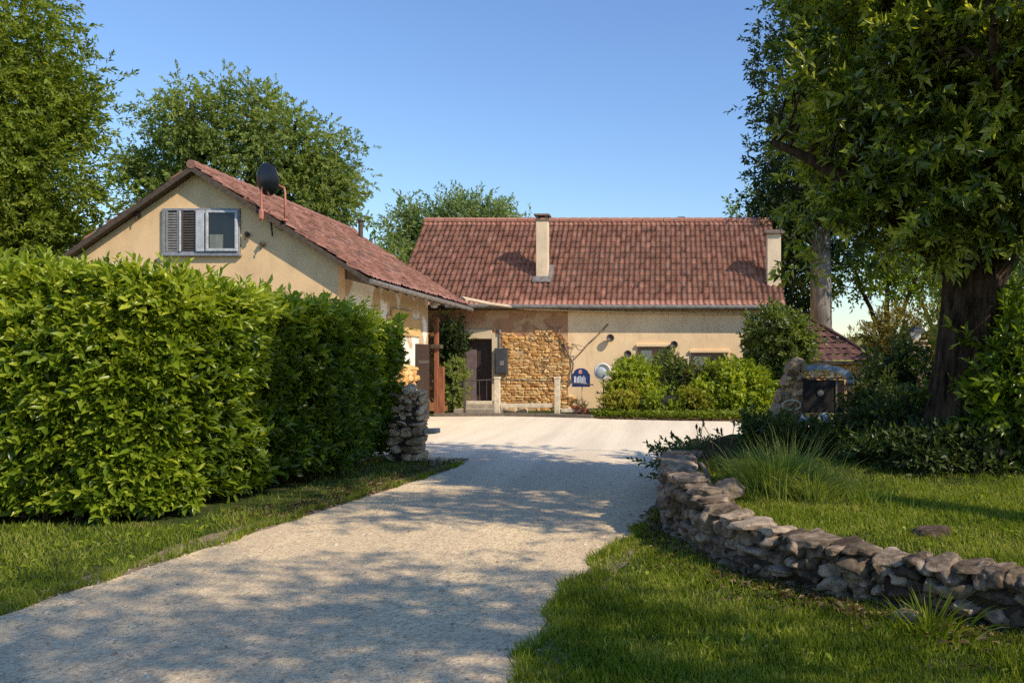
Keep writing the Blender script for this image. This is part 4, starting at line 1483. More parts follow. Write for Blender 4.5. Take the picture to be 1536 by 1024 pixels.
# ================================================================== HEDGE
def hedge():
    root = empty('hedge', (-7, 9, 0), 'tall clipped cherry laurel hedge along the left of the driveway', 'hedge')
    X0, X1, Y0, Y1 = -12.5, -5.0, 8.55, 14.3
    def top(x, y):
        q = min(1, max(0, (y - 12.2) / 2.1)); r_ = min(1, max(0, (x + 6.0) / 1.0))
        return 2.50 - .012 * (y - 8.5) - .30 * q * q - .16 * r_ * r_ + .27 * mnoise.noise(Vector((x * .75, y * .75, 0))) + .10 * mnoise.noise(Vector((x * 2, y * 2, 4))) + .22 * math.exp(-((x + 6.3) / .8) ** 2 - ((y - 8.9) / 1.0) ** 2)
    def face_x(y, z):       # right face
        t = (z / 2.5)
        return -5.12 + .09 * (y - 8.5) - .55 * max(0, (9.5 - y) / .9) ** 2 + .36 * mnoise.noise(Vector((y * .7, z * .6, 2))) + .12 * mnoise.noise(Vector((y * 2.1, z * 2.1, 7))) + .18 * math.sin(min(1, t) * 2.6) - .10
    def face_y(x, z):       # front face
        t = (z / 2.5)
        return 8.62 + .45 * max(0, (x + 6.1) / 1.0) ** 2 + .34 * mnoise.noise(Vector((x * .7, z * .7, 12))) + .12 * mnoise.noise(Vector((x * 2.1, z * 2.1, 17))) - .22 * math.sin(min(1, t) * 2.6)
    O, W_ = [], []
    def add(p, n, up):
        O.append(p); W_.append((n[0] + random.gauss(0, .38), n[1] + random.gauss(0, .38), n[2] + up + random.gauss(0, .3)))
    for _ in range(3900):   # right face
        y = random.uniform(Y0 + .1, Y1); z = .13 + (2.3 - .3 * max(0, (y - 12.2) / 2.1)) * random.random()
        d = abs(random.gauss(0, .16))
        add((face_x(y, z) - d - .12, y, z), (1, 0, .1), .25)
    for _ in range(3600):   # front face
        x = random.uniform(-9.2, -5.15); z = .12 + 2.44 * random.random()
        d = abs(random.gauss(0, .16))
        add((x, face_y(x, z) + d + .10, z), (0, -1, .1), .25)
    for _ in range(700):   # corner
        a = random.uniform(0, math.pi / 2); z = .12 + 2.4 * random.random()
        x = -5.95; y = 9.3
        add((x + .62 * math.cos(a), y - .62 * math.sin(a), z), (math.cos(a), -math.sin(a), .1), .25)
    for _ in range(4200):   # top
        x = random.uniform(-11.8, -5.0); y = random.uniform(Y0 - .1, Y1)
        if x > face_x(y, 2.3):
            continue
        z = top(x, y) - abs(random.gauss(0, .12)) - .12
        add((x, y, z), (0, 0, 1), .6)
    for _ in range(700):    # end face
        x = random.uniform(-7, -4.6); z = .3 + 2.1 * random.random()
        add((x, Y1 - .05 + random.gauss(0, .08), z), (0, 1, .1), .3)
    O = np.array(O); W_ = np.array(W_)
    n = len(O)
    topm = (O[:, 2] > 2.15)
    ln = np.where(topm, rng.uniform(.16, .42, n), rng.uniform(.12, .26, n))
    P, D, U, t = sprigs(O, W_, ln, 9, 1.0)
    k = len(P)
    zz = P[:, 2]
    face_shade = np.repeat(np.where((np.arange(n) < 3900) & (O[:, 2] < 2.05), np.clip((O[:, 1] - 8.6) / .8, 0, 1), 0), 9)  # right-face leaves tinted darker: shade painted in, besides older growth
    tint = .44 - .28 * face_shade + .24 * np.clip((zz - 1.7) / .7, 0, 1) + .25 * (t - .5) + rng.normal(0, .14, k) + np.repeat(rng.normal(0, .15, n), 9)
    s = rng.uniform(.5, 1.15, k) * np.repeat(rng.uniform(.65, 1.15, n), 9) * (1.05 - .35 * t)
    tint = np.where(rng.random(k) > .985, 1.0, tint)
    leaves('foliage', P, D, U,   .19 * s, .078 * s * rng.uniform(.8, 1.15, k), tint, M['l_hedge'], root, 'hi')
    # shaded inner mass of branches
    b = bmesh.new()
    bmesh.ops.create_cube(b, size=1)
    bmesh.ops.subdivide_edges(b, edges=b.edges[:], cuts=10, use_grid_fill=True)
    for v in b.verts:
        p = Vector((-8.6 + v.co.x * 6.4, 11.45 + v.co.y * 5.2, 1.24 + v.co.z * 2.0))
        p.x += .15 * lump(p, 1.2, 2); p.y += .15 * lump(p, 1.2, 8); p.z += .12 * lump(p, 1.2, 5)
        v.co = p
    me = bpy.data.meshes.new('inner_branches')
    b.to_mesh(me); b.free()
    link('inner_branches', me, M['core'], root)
    b = MB()
    for i in range(26):
        if i < 14:
            p = (-5.5 + random.uniform(-.2, .12) + .07 * i * .4, 8.9 + i * .4, 0)
        else:
            p = (-5.6 - (i - 14) * .33, 8.95 + random.uniform(-.1, .1), 0)
        b.tube(wobble(p, (p[0] + random.uniform(-.15, .15), p[1] + random.uniform(-.15, .15), .75), 5, .05), np.linspace(.03, .018, 5), 6)
    b.build('stem', M['twig'], root)


hedge()

# ================================================================== RETAINING WALL
def cum_of(path):
    p = np.asarray(path, float)
    return np.concatenate([[0], np.cumsum(np.linalg.norm(np.diff(p, axis=0), axis=1))])


wc = cum_of(WALL)
wtop = [.30, .34, .44, .58, .62, .54, .40, .34, .33, .32, .32, .32, .32]
rw = empty('stone_wall', (.9, 6.45, 0), 'low dry stone retaining wall curving round the raised lawn', 'wall')
rubble('stones', WALL, -.04, lambda s: float(np.interp(s, wc, wtop)) + .03 * math.sin(s * 5), .36, M['stone_grey'], rw, (.09, .17), (.09, .24), None, .19, None, .07, gap=1.07, rough=.017)
rubble('coping', WALL, 9, lambda s: float(np.interp(s, wc, wtop)) + .01, .36, M['stone_grey'], rw, mask=None, cap=((.12, .34), .07, .34), disp=.2, rough=.02)['label'] = 'flat capping stones'
V, Q, _ = tube_np([(x + .03, y + .03, .12) for x, y in WALL], .165, 8)
link('earth_core', np_mesh('earth_core', V, [np.array(Q)]), M['soil'], rw)

# trailing ivy over the far end of the wall
n = 420
sT = rng.uniform(0, 3.6, n)
O = np.stack([np.interp(sT, wc, [p[0] for p in WALL]) + rng.normal(-.10, .16, n), np.interp(sT, wc, [p[1] for p in WALL]) + rng.normal(0, .1, n), np.zeros(n)], 1)
O[:, 2] = np.interp(sT, wc, wtop) * rng.uniform(.15, 1.15, n) + .06
ivr = empty('trailing_ivy', (.5, 11.8, .3), 'dark trailing ivy hanging over the far end of the stone wall', 'climber')
P, D, U, t = sprigs(O, np.stack([rng.normal(-.7, .5, n), rng.normal(-.2, .5, n), rng.normal(.25, .4, n)], 1), rng.uniform(.1, .25, n), 7, 1.0)
leaves('foliage', P, D, U, rng.uniform(.04, .085, len(P)), rng.uniform(.03, .05, len(P)), rng.normal(.4, .2, len(P)), M['l_ivy'], ivr, 'lo')
b = MB()
for i in range(7):
    q = .3 + i * .5
    p = (float(np.interp(q, wc, [p[0] for p in WALL])) - .12, float(np.interp(q, wc, [p[1] for p in WALL])), .05)
    b.tube(wobble(p, (p[0] + .15, p[1] + .3, .45), 5, .1), np.linspace(.015, .006, 5), 5)
b.build('stem', M['twig'], ivr)

# rocks lying on the lawn and wall foot
for (x_, y_, z_, s_, lab) in ((.55, 7.75, .50, .13, 'round topped boulder standing on the wall corner'), (2.05, 6.5, .33, .11, 'flat pale rock half sunk in the raised lawn'), (2.95, 5.72, .34, .2, 'broad dark rock lying on the wall at right edge'), (1.55, 5.35, .04, .09, 'small rock in the leaf litter below the wall')):
    V, Fc, t = stone_batch(np.array([(x_, y_, z_)]), np.array([(s_ * 1.3, s_, s_ * .65)]), np.array([rand_rot(random.uniform(-.6, .6), .1)]), .2, .014)
    tag(link('rock', np_mesh('rock', V, [Fc], tint=t, smooth=True), M['stone_grey']), lab, 'rock')


# ------------------------------------------------------------------ tufts
def tuft(name, label, c, n, spread, h, wd, mat, lean=.5, tint0=.5, cat='plant', kind='bl', arch=.4):
    """arching blades: chain of two blade meshes for a bend"""
    a = rng.uniform(0, 6.28, n)
    r = np.abs(rng.normal(0, 1, n)) * .5
    P = np.stack([c[0] + np.cos(a) * r * spread[0], c[1] + np.sin(a) * r * spread[1], np.full(n, c[2])], 1)
    D = unit(np.stack([np.cos(a) * lean * rng.uniform(.2, 1.2, n) + rng.normal(0, .2, n), np.sin(a) * lean * rng.uniform(.2, 1.2, n) + rng.normal(0, .2, n), np.ones(n)], 1))
    hh = h * rng.uniform(.5, 1.25, n)
    segs = 4
    w_ = wd * rng.uniform(.6, 1.2, n)
    side = unit(np.cross(D, np.stack([np.cos(a), np.sin(a), np.zeros(n)], 1) + rng.normal(0, .4, (n, 3))))
    V = np.zeros((n, 2 * segs + 1, 3))
    p = P.copy(); d = D.copy()
    out = np.stack([np.cos(a), np.sin(a), np.zeros(n)], 1)
    for s in range(segs):
        k = (1 - s / segs) ** .6
        V[:, 2 * s] = p - side * (w_ * k / 2)[:, None]
        V[:, 2 * s + 1] = p + side * (w_ * k / 2)[:, None]
        p = p + d * (hh / segs)[:, None]
        d = unit(d + out * arch * rng.uniform(.1, .9, n)[:, None] / segs * 2 + np.array([0, 0, -arch * .35 * s / segs]))
    V[:, -1] = p
    fq, ft = [], []
    for s in range(segs - 1):
        fq.append((2 * s, 2 * s + 1, 2 * s + 3, 2 * s + 2))
    base = (np.arange(n) * (2 * segs + 1))[:, None, None]
    Q = (np.array(fq)[None] + base).reshape(-1, 4)
    T = (np.array([(2 * segs - 2, 2 * segs - 1, 2 * segs)])[None] + base).reshape(-1, 3)
    tint = np.clip(tint0 + rng.normal(0, .2, n), 0, 1)
    o = link(name, np_mesh(name, V.reshape(-1, 3), [Q, T], tint=np.repeat(tint, 2 * segs + 1)), mat)
    return tag(o, label, cat)


tuft('ornamental_grass', 'big wispy clump of tall green grass behind the wall corner', (1.05, 8.15, .42), 1500, (.45, .5), .44, .010, M['grass_tall'], .6, .5, 'grass clump', arch=.8)
tuft('ornamental_grass', 'yellower right hand clump of tall grass with bent blades', (1.40, 7.85, .40), 800, (.3, .35), .36, .009, M['grass_tall'], .85, .72, 'grass clump', arch=1.1)
tuft('ornamental_grass', 'upright pale seeded grass at the back of the tall clump', (1.25, 8.5, .43), 260, (.4, .3), .58, .007, M['grass_tall'], .4, .8, 'grass clump', arch=.6)
tuft('daylily', 'clump of strappy dark green leaves at the foot of the stone wall', (1.62, 5.15, .0), 80, (.26, .2), .33, .022, M['grass'], .8, .28, 'plant', arch=.9)
tuft('weed_tuft', 'short grassy tuft on the raised lawn right of the tall clump', (1.85, 7.6, .40), 240, (.4, .25), .2, .009, M['grass_tall'], .6, .4, 'grass clump')
b = MB()
for i in range(11):
    x_, y_ = .48 + random.uniform(-.18, .42), 9.4 + random.uniform(-.4, .5)
    h_ = random.uniform(.2, .48)
    q = (x_ + random.uniform(-.22, .12), y_, .55 + h_)
    b.tube(wobble((x_, y_, .5), q, 5, .06), np.linspace(.006, .004, 5), 5)
    b.lathe([(.003, -.02), (.012, 0), (.015, .02), (.004, .045)], q, 'z', 6)
tag(b.build('dry_weed', M['twig']), 'thin dry seed stalks rising from the left end of the wall', 'weed')
b = MB().tube([(.30, 8.75, .60), (.36, 8.6, .63), (.41, 8.35, .56), (.43, 8.2, .44)], [.02, .022, .02, .016], 6)
tag(b.build('fallen_stick', M['wood_grey']), 'pale bent stick hanging over the wall corner stones', 'stick')

# ================================================================== SHRUBS BY THE LONG HOUSE
G1 = 'shrubs planted along the long house front'
shrub('shrub', 'bright green rounded shrub next to the round mirror', (X(952, 25.6), 25.7, 0), (.70, .7, 1.6), M['l_bright'], 170, 7, 7, .14, .07, .24, group=G1, tint0=.62, lumpa=.2)
shrub('shrub', 'dull reddish green shrub in the middle of the row under the windows', (X(1010, 25.9), 26.0, 0), (1.0, .7, 1.68), M['l_ivy'], 150, 6, 7, .13, .06, .28, group=G1, tint0=.62)
shrub('shrub', 'brownish leaved shrub directly below the second window', (X(1052, 25.6), 25.8, 0), (.6, .55, 1.5), M['l_red'], 90, 6, 7, .12, .055, .26, group=G1, tint0=.45)
shrub('shrub', 'largest bright green shrub at the right end of the row', (X(1103, 25.2), 25.3, 0), (1.28, .8, 1.55), M['l_bright'], 270, 7, 7, .14, .07, .24, group=G1, tint0=.62, lumpa=.2)
G2 = 'low shrubs in front of the row'
shrub('low_shrub', 'low lime green shrub at the left of the front planting', (X(943, 24.8), 24.9, 0), (.75, .5, .82), M['l_yellow'], 110, 7, 6, .10, .05, .16, group=G2, tint0=.6, lumpa=.2)
shrub('low_shrub', 'low yellow tipped shrub in the centre of the front planting', (X(1000, 24.7), 24.8, 0), (.65, .5, .78), M['l_bright'], 70, 6, 6, .11, .05, .2, group=G2, tint0=.55)
shrub('low_shrub', 'low yellowish shrub below the brownish one', (X(1047, 24.6), 24.7, 0), (.5, .42, .8), M['l_yellow'], 60, 6, 6, .11, .05, .2, group=G2, tint0=.35)
# ground cover strip
N = 9000
x = rng.uniform(-2.2, 3.3, N)
y = rng.uniform(23.0, 24.9, N)
k = y > interp_edge([(23.95, -1.9), (23.3, .2), (22.9, 2.6), (22.8, 4)], 0 * y) if False else y > np.interp(x, [-2.2, -1.9, .2, 2.6, 3.3], [24.45, 24.1, 23.42, 23.02, 22.95])
x, y = x[k], y[k]
n = len(x)
P = np.stack([x, y, rng.uniform(.02, .22, n)], 1)
D = unit(np.stack([rng.normal(0, 1, n), rng.normal(-.3, 1, n), rng.uniform(.1, 1, n)], 1))
U = np.stack([rng.normal(0, .5, n), rng.normal(0, .5, n), np.ones(n)], 1)
o = leaves('ground_cover', P, D, U, rng.uniform(.07, .16, n), rng.uniform(.03, .06, n), rng.normal(.45, .3, n), M['l_olive'], None, 'lo')
tag(o, 'low creeping ground cover along the yard edge before the shrubs', 'ground cover', kind='stuff')
N = 1500
P = np.stack([rng.uniform(-2, 3.2, N), rng.uniform(22.6, 23.6, N), rng.uniform(.02, .05, N)], 1)
P[:, 1] = np.interp(P[:, 0], [-2.2, -1.9, .2, 2.6, 3.3], [24.4, 24.05, 23.38, 22.98, 22.9]) + np.abs(rng.normal(0, .25, N)) - .08
D = np.stack([rng.normal(0, 1, N), rng.normal(0, 1, N), rng.normal(.1, .3, N)], 1)
o = leaves('fallen_leaves', P, D, np.tile([[0, 0, 1.]], (N, 1)) + rng.normal(0, .3, (N, 3)), rng.uniform(.06, .12, N), rng.uniform(.04, .06, N), rng.uniform(.3, 1, N), M['litter'], None, 'lo')
tag(o, 'dry leaves fallen on the yard edge under the shrubs', 'leaf litter', kind='stuff')

shrub('clipped_shrub', 'clipped upright box shrub standing left of the doorway', (X(680, 26.6), 26.7, 0), (.42, .4, 1.75), M['l_mid'], 150, 6, 7, .07, .035, .14, tint0=.7, lumpa=.12)
# dark climber above it
cl = empty('wall_climber', (X(675, 27.4), 27.3, 1.6), 'dark ivy mass on the shaded wall above the clipped shrub', 'climber')
C, Dr = crown_points([(X(676, 27.4), 27.5, 2.25, .5, .35, .75)], 90, (.3, 1.0))
foliage('foliage', C, Dr, cl, M['l_dark'], 6, 7, .08, .2, .10, .06, -.1)
MB().tube(wobble((X(672, 27.6), 27.75, 0), (X(676, 27.6), 27.7, 2.4), 8, .03), np.linspace(.05, .02, 8), 7).build('stem', M['twig'], cl)

# big ivy / climber at the right corner of the long house
iv = empty('corner_shrub', (3.7, 25.7, 0), 'large glossy climbing shrub covering the right corner of the long house', 'shrub')
C, Dr = crown_points([(X(1172, 25.5), 25.7, 2.35, .9, .8, 1.0), (X(1190, 25.5), 25.5, 2.0, .55, .6, .7), (X(1156, 25.8), 25.9, 1.1, .8, .6, 1.1)], 300, (.6, 1.0))
foliage('foliage', C, Dr, iv, M['l_ivy'], 6, 7, .12, .28, .16, .08, -.05, tint0=.68, zmin=.05)
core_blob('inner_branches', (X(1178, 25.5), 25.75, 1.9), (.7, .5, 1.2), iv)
b = MB()
for i in range(4):
    b.tube(wobble((3.4 + i * .15, 25.7, -.02), (3.2 + i * .3, 25.7, 1.9), 6, .05), np.linspace(.05, .025, 6), 7)
b.build('stem', M['twig'], iv)
# bare vine on the corner wall
b = MB()
for i in range(22):
    p = (X(random.uniform(1118, 1142), BY), BY - .03, random.uniform(.8, 2.6))
    b.tube(wobble(p, (p[0] + random.uniform(-.3, .3), BY - .04, p[2] + random.uniform(.2, .9)), 6, .08), np.linspace(.02, .008, 6), 5)
tag(b.build('dead_vine', M['twig']), 'brown dead vine stems on the plaster beside the corner shrub', 'vine')

# ================================================================== RIGHT SIDE: SHELTER, ARCH, BOARD
sh = empty('tiled_shelter', (5.6, 29.5, 0), 'low stone shelter with dark hipped tile roof right of the long house', 'shelter')
hx0, hx1, hy0, hy1 = 4.15, 7.15, 27.9, 31.2
ez = Z(541, 27.9)
axx, ay, az = X(1205, 29.5), 29.5, Z(472, 29.5)
b = MB()
b.box(hx0 + .35, hx1 - .35, hy0 + .35, hy1 - .35, -.1, ez - .04)
b.build('wall_core', M['mortar'], sh)
rubble('wall', [(hx0 + .35, hy0 + .36), (hx1 - .35, hy0 + .36), (hx1 - .36, hy1 - .35)], 0, lambda s: ez - .02, .14, M['stone_warm'], sh, (.1, .16), (.16, .34), None, .13)
def hip(name, A, B, C_, ncol, nrow, parent):
    """triangular tiled slope A-B eave, C apex"""
    A, B, C_ = (np.array(v, float) for v in (A, B, C_))
    ux = unit(B - A); Wd = np.linalg.norm(B - A)
    nrm = unit(np.cross(ux, C_ - A)); nrm = nrm if nrm[2] > 0 else -nrm
    foot = A + ux * np.dot(C_ - A, ux)
    us_ = C_ - foot; Sg = np.linalg.norm(us_); us_ = us_ / Sg
    f = np.dot(C_ - A, ux)
    V, Q, ft = [], [], []
    for r in range(nrow):
        v0, v1 = r / nrow, (r + 1) / nrow
        l0, r0 = f * v0, Wd - (Wd - f) * v0
        l1, r1 = f * v1, Wd - (Wd - f) * v1
        n = max(2, int(ncol * (r0 - l0) / Wd)) * 3
        base = len(V)
        for k in range(n + 1):
            t = k / n
            pr = .03 * math.sin(k * 2 * math.pi / 3 + .5)
            V.append(A + ux * (l0 + (r0 - l0) * t) + us_ * v0 * Sg + nrm * (.045 + pr))
            V.append(A + ux * (l1 + (r1 - l1) * t) + us_ * v1 * Sg + nrm * (.0 + pr))
        for k in range(n):
            Q.append((base + 2 * k, base + 2 * k + 2, base + 2 * k + 3, base + 2 * k + 1)); ft.append(random.random())
    return link(name, np_mesh(name, np.array(V), [np.array(Q)], ftint=ft), M['tile_dark'], parent)
c1, c2, c3, c4 = (hx0, hy0, ez), (hx1, hy0, ez), (hx1, hy1, ez), (hx0, hy1, ez)
ap = (axx, ay, az)
hr = hip('roof', c1, c2, ap, 11, 8, sh)
hip('roof_side', c2, c3, ap, 11, 8, hr); hip('roof_side', c3, c4, ap, 11, 8, hr); hip('roof_side', c4, c1, ap, 11, 8, hr)
b = MB()
for c in (c1, c2, c3, c4):
    b.tube([c, tuple((np.array(c) + np.array(ap)) / 2 + np.array([0, 0, .03])), ap], .06, 8)
o = b.build('hip_tile', M['tile_dark'], hr)
b = MB().box(hx0 + .03, hx1 - .03, hy0 + .02, hy1 - .02, ez - .10, ez - .02)
b.build('eave_board', M['wood_dark'], sh)

# stone pier with sloping shoulder (Y ~ 13)
PY = 13.0
bz = float(bedz(0, np.array(13.)))
pier = empty('stone_pier', (X(1180, PY), PY, 0), 'rough stone pier with sloping grey shoulder left of the dark notice board', 'pier')
px0, px1 = X(1158, PY), X(1206, PY)
rubble('stones', [(px0, PY - .02), (px1, PY - .02)], bz - .55, lambda s: bz + .25 + min(1.0, s * 2.6) * .98, .44, M['stone_pier'], pier, (.08, .13), (.09, .2), None, .2)
b = MB()
b.prism([(px0 + .04, bz - .3), (px1 - .02, bz - .3), (px1 - .02, 1.58), (px0 + .30, 1.58), (px0 + .04, bz + .3)], 'y', PY - .17, PY + .19)
b.build('infill', M['mortar'], pier)
cs, ss, rs = [], [], []
for i in range(5):
    t = (i + .5) / 5
    cs.append((px0 - .03 + .37 * t, PY - .02, bz + .10 + (1.66 - bz - .10) * t))
    ss.append((.09 + random.uniform(-.01, .02), .25, .125))
    m_ = rand_rot(0, .04)
    an = .31
    ry_ = np.array([[math.cos(an), 0, math.sin(an)], [0, 1, 0], [-math.sin(an), 0, math.cos(an)]])
    rs.append(ry_ @ m_)
V, Fc, t = stone_batch(np.array(cs), np.array(ss), np.array(rs), .16, .012)
link('shoulder_stones', np_mesh('shoulder_stones', V, [Fc], tint=t * .5, smooth=True), M['stone_pier'], pier)
# oval niche ring
b = MB()
pts = [(X(1184, PY) + .14 * math.cos(a), PY - .25, Z(606, PY) + .075 * math.sin(a)) for a in np.linspace(0, 6.283, 22)]
b.tube(pts, .016, 6)
b.build('oval_ring', M['post_pale'], pier)
# plinth below
pl = empty('rubble_plinth', (X(1230, 12.6), 12.6, bz), 'low rubble plinth carrying the notice board under the trees', 'plinth')
rubble('stones', [(X(1172, 12.6), 12.55), (X(1292, 12.6), 12.5)], bz - .1, lambda s: Z(648, 12.6), .5, M['stone_grey'], pl, (.1, .17), (.14, .34), None, .2, cap=((.25, .4), .05, .5))
# arched frame
arch = empty('arched_frame', (X(1230, 12.95), 12.95, Z(648, 12.95)), 'pale blue arched frame standing behind the dark notice board', 'arch')
AY = 12.95
acx, azb = X(1228, AY), Z(575, AY)
aw, ah = X(1281, AY) - acx, Z(546, AY) - azb
b = MB()
angs = np.linspace(.02, math.pi - .25, 22)
o_ = [(acx + aw * math.cos(a), azb + ah * math.sin(a) ** .8) for a in angs]
i_ = [(acx + (aw - .11) * math.cos(a), azb + (ah - .085) * math.sin(a) ** .8) for a in angs]
for k in range(len(angs) - 1):
    b.prism([o_[k], o_[k + 1], i_[k + 1], i_[k]], 'y', AY - .05, AY + .05)
bmesh.ops.remove_doubles(b.bm, verts=b.bm.verts, dist=1e-4)
b.build('arch_rim', M['blue_arch'], arch)
b = MB()
for px in (1218, 1248):
    b.box(X(px, AY) - .018, X(px, AY) + .018, AY - .03, AY + .03, Z(648, AY), azb + ah * .72)
b.build('glazing_bar', M['post_pale'], arch)
for xx in (acx - aw + .12, acx + aw - .06):
    MB().box(xx - .04, xx + .04, AY - .045, AY + .045, Z(648, AY), azb + .02).build('arch_leg', M['wood_dark'], arch)
# notice board
NY = 12.6
nbd = empty('notice_board', (X(1222, NY), NY, Z(648, NY)), 'dark boarded notice board on a short post before the arch', 'notice board')
b = MB()
bx0, bx1 = X(1204, NY), X(1266, NY)
nb_ = 6
for i in range(nb_):
    xa = bx0 + (bx1 - bx0) * i / nb_
    b.box(xa + .001, xa + (bx1 - bx0) / nb_ - .001, NY - .03, NY + .0, Z(619, NY), Z(569, NY) + random.uniform(-.006, .006), .005)
b.build('panel', M['board'], nbd)
MB().box(bx0 - .03, bx1 + .08, NY - .05, NY + .02, Z(569, NY) + .008, Z(569, NY) + .03, .005).build('top_rail', M['wood_dark'], nbd)
MB().box(X(1254, NY) - .012, X(1254, NY) + .012, NY - .045, NY - .031, Z(620, NY), Z(569, NY)).build('cover_strip', M['wood_grey'], nbd)
MB().box(X(1215, NY), X(1226, NY), NY - .04, NY + .03, Z(648, NY), Z(620, NY), .006).build('post', M['wood_dark'], nbd)
MB().box(X(1256, NY), X(1268, NY), NY - .03, NY + .03, Z(648, NY), Z(620, NY), .006).build('post', M['wood_dark'], nbd)
MB().lathe([(.045, 0), (.05, -.012), (.02, -.02)], (X(1230, NY), NY - .03, Z(589, NY)), 'y', 14).build('knob', M['zinc'], nbd)
# leaning slabs / tins under the board
for (px, w_, h_, rot, mt, nm, lab, cat) in ((1204, .13, .22, .35, 'blue_arch', 'slate', 'small pale blue slab leaning left of the board post', 'slab'), (1237, .16, .26, -.42, 'frame_white', 'slate', 'white painted slab leaning right of the board post', 'slab'), (1244, .11, .15, 0, 'blue_arch', 'tin', 'blue grey tin box on the plinth under the board', 'tin')):
    from mathutils import Euler
    o = MB().box(X(px, 12.45) - w_ / 2, X(px, 12.45) + w_ / 2, 12.38, 12.44, Z(648, 12.45) + .03, Z(648, 12.45) + .03 + h_, .01, Euler((-.12, rot, 0))).build(nm, M[mt])
    tag(o, lab, cat)

# lantern on stone post
LY = 16.5
lt = empty('lantern_post', (X(1376, LY), LY, 0), 'rough stone gate post topped with a white lantern left of the big trunk', 'lantern post')
rubble('post', [(X(1362, LY), LY), (X(1392, LY), LY)], 0, lambda s: Z(512, LY), .36, M['stone_pier'], lt, (.12, .2), (.18, .3), None, .15)
b = MB()
b.lathe([(.07, 0), (.11, .16), (.11, .17), (.06, .17)], (X(1374, LY), LY, Z(511, LY)), 'z', 6)
b.build('lamp_glass', M['lamp_glass'], lt)
b = MB()
b.lathe([(.17, 0), (.14, .05), (.05, .10), (.02, .13)], (X(1374, LY), LY, Z(511, LY) + .17), 'z', 6)
b.build('lamp_roof', M['black'], lt)
# brown fence
fc = empty('board_fence', (X(1345, 18), 18.2, 0), 'brown board fence running behind the lantern post', 'fence')
b = MB()
xx = X(1324, 18.2)
i = 0
while xx < X(1470, 18.2):
    w_ = random.uniform(.10, .16)
    b.box(xx, xx + w_ - .012, 18.2, 18.23, 0, 1.55 + random.uniform(-.05, .08))
    xx += w_
b.build('boards', M['brown_fence'], fc)
b = MB()
for zz in (.4, 1.4):
    b.box(X(1324, 18.2), X(1470, 18.2), 18.232, 18.28, zz, zz + .09)
b.build('rail', M['wood_dark'], fc)

# ================================================================== TREES
def tree(name, label, base, trunk, trad, ells, ncl, mat, bark='bark', cat='tree', group=None, limbs=None, twig_every=4, twigs=6, m=7, rc=.35, tl=.45, L=.14, W=.055, droop=-.1, kind='lo', tint0=.45, shell=(.45, 1.0), lumpa=.3, ridge=0, sides=14, tvar=.16, spread=.9, twr=.03, lite=0, xmin=None):
    root = empty(name, base, label, cat, group)
    C, Dr = crown_points(ells, ncl, shell, 1.7, lumpa)
    if xmin is not None:
        kp = C[:, 0] > xmin + .25 * np.array([lump(c, .9, 6) for c in C])
        C, Dr = C[kp], Dr[kp]
    lm = []
    tp = np.asarray(trunk, float)
    if limbs is None:
        for e in ells:
            a = tp[min(len(tp) - 1, max(1, len(tp) - 2))]
            r0 = trad[-2] * .8
            lm.append(([a, tuple((np.array(a) * .5 + np.array(e[:3]) * .5) + np.array([0, 0, -.1 * e[5]])), e[:3], tuple(np.array(e[:3]) + np.array([0, 0, e[5] * .6]))], r0, r0 * .25))
    else:
        lm = limbs
    branches('trunk', root, M[bark], trunk, trad, lm, sides, ridge, C[::twig_every], twr)
    foliage('crown', C, Dr, root, mat, twigs, m, rc, tl, L, W, droop, kind, spread, tint0, tvar, lite)
    return root


# 1. big evergreen on the raised lawn
TY = 10.0
tx = X(1432, TY)
tb = .42
trunk = [(tx, TY, tb - .1), (tx + .01, TY, tb + .25), (tx + .05, TY, 1.2), (tx + .14, TY, 2.0), (tx + .22, TY, 2.7), (tx + .25, TY + .05, 4.0), (tx + .1, TY, 6.0), (tx, TY, 8.5)]
trad = [.50, .40, .345, .35, .33, .25, .17, .06]
limbs = [([(tx + .2, TY, 2.3), (tx + .75, TY - .15, 3.3), (tx + 1.4, TY - .3, 4.6), (tx + 2.0, TY - .2, 6.4)], .22, .06),
         ([(tx + .1, TY, 2.6), (tx - .7, TY - .2, 3.3), (tx - 1.5, TY - .3, 3.9), (tx - 2.2, TY - .1, 4.3)], .15, .04),
         ([(tx + .2, TY + .1, 3.4), (tx - .5, TY + .8, 4.8), (tx - 1.2, TY + 1.4, 6.2)], .13, .04),
         ([(tx + .25, TY, 3.2), (tx + .1, TY - 1.0, 4.0), (tx - .3, TY - 2.0, 4.9)], .14, .04),
         ([(tx + .2, TY, 4.5), (tx - .9, TY - .4, 5.9), (tx - 1.6, TY - .5, 7.2)], .13, .04),
         ([(tx + .3, TY + .2, 3.6), (tx + 1.2, TY + 1.2, 4.8), (tx + 2.2, TY + 1.8, 6.0)], .14, .04)]
ells = [(2.9, 9.6, 4.5, 1.3, 1.2, 1.2, 7), (2.3, 10.1, 5.6, 1.0, 1.4, 1.6, 6), (3.7, 9.0, 5.3, 1.1, 1.1, 1.3, 7), (3.0, 10.8, 7.4, 1.8, 1.6, 1.3, 6), (3.9, 8.9, 3.75, 1.0, .9, .75, 4), (2.2, 10.3, 3.7, .7, .9, .6, 2), (3.0, 9.4, 3.35, .8, .7, .5, 2), (4.3, 9.6, 4.6, 1.0, 1.2, 1.2, 3),
        (6.0, 11.6, 4.9, 1.3, 1.2, 1.1, 2), (2.5, 7.4, 8.4, 1.7, 1.3, 1.3, 8), (2.6, 9.2, 8.6, 1.6, 1.6, 1.3, 4)]
limbs.append(([(tx + .2, TY, 4.6), (3.6, 9.4, 6.2), (3.2, 8.4, 7.6), (2.8, 7.5, 8.8)], .17, .05))
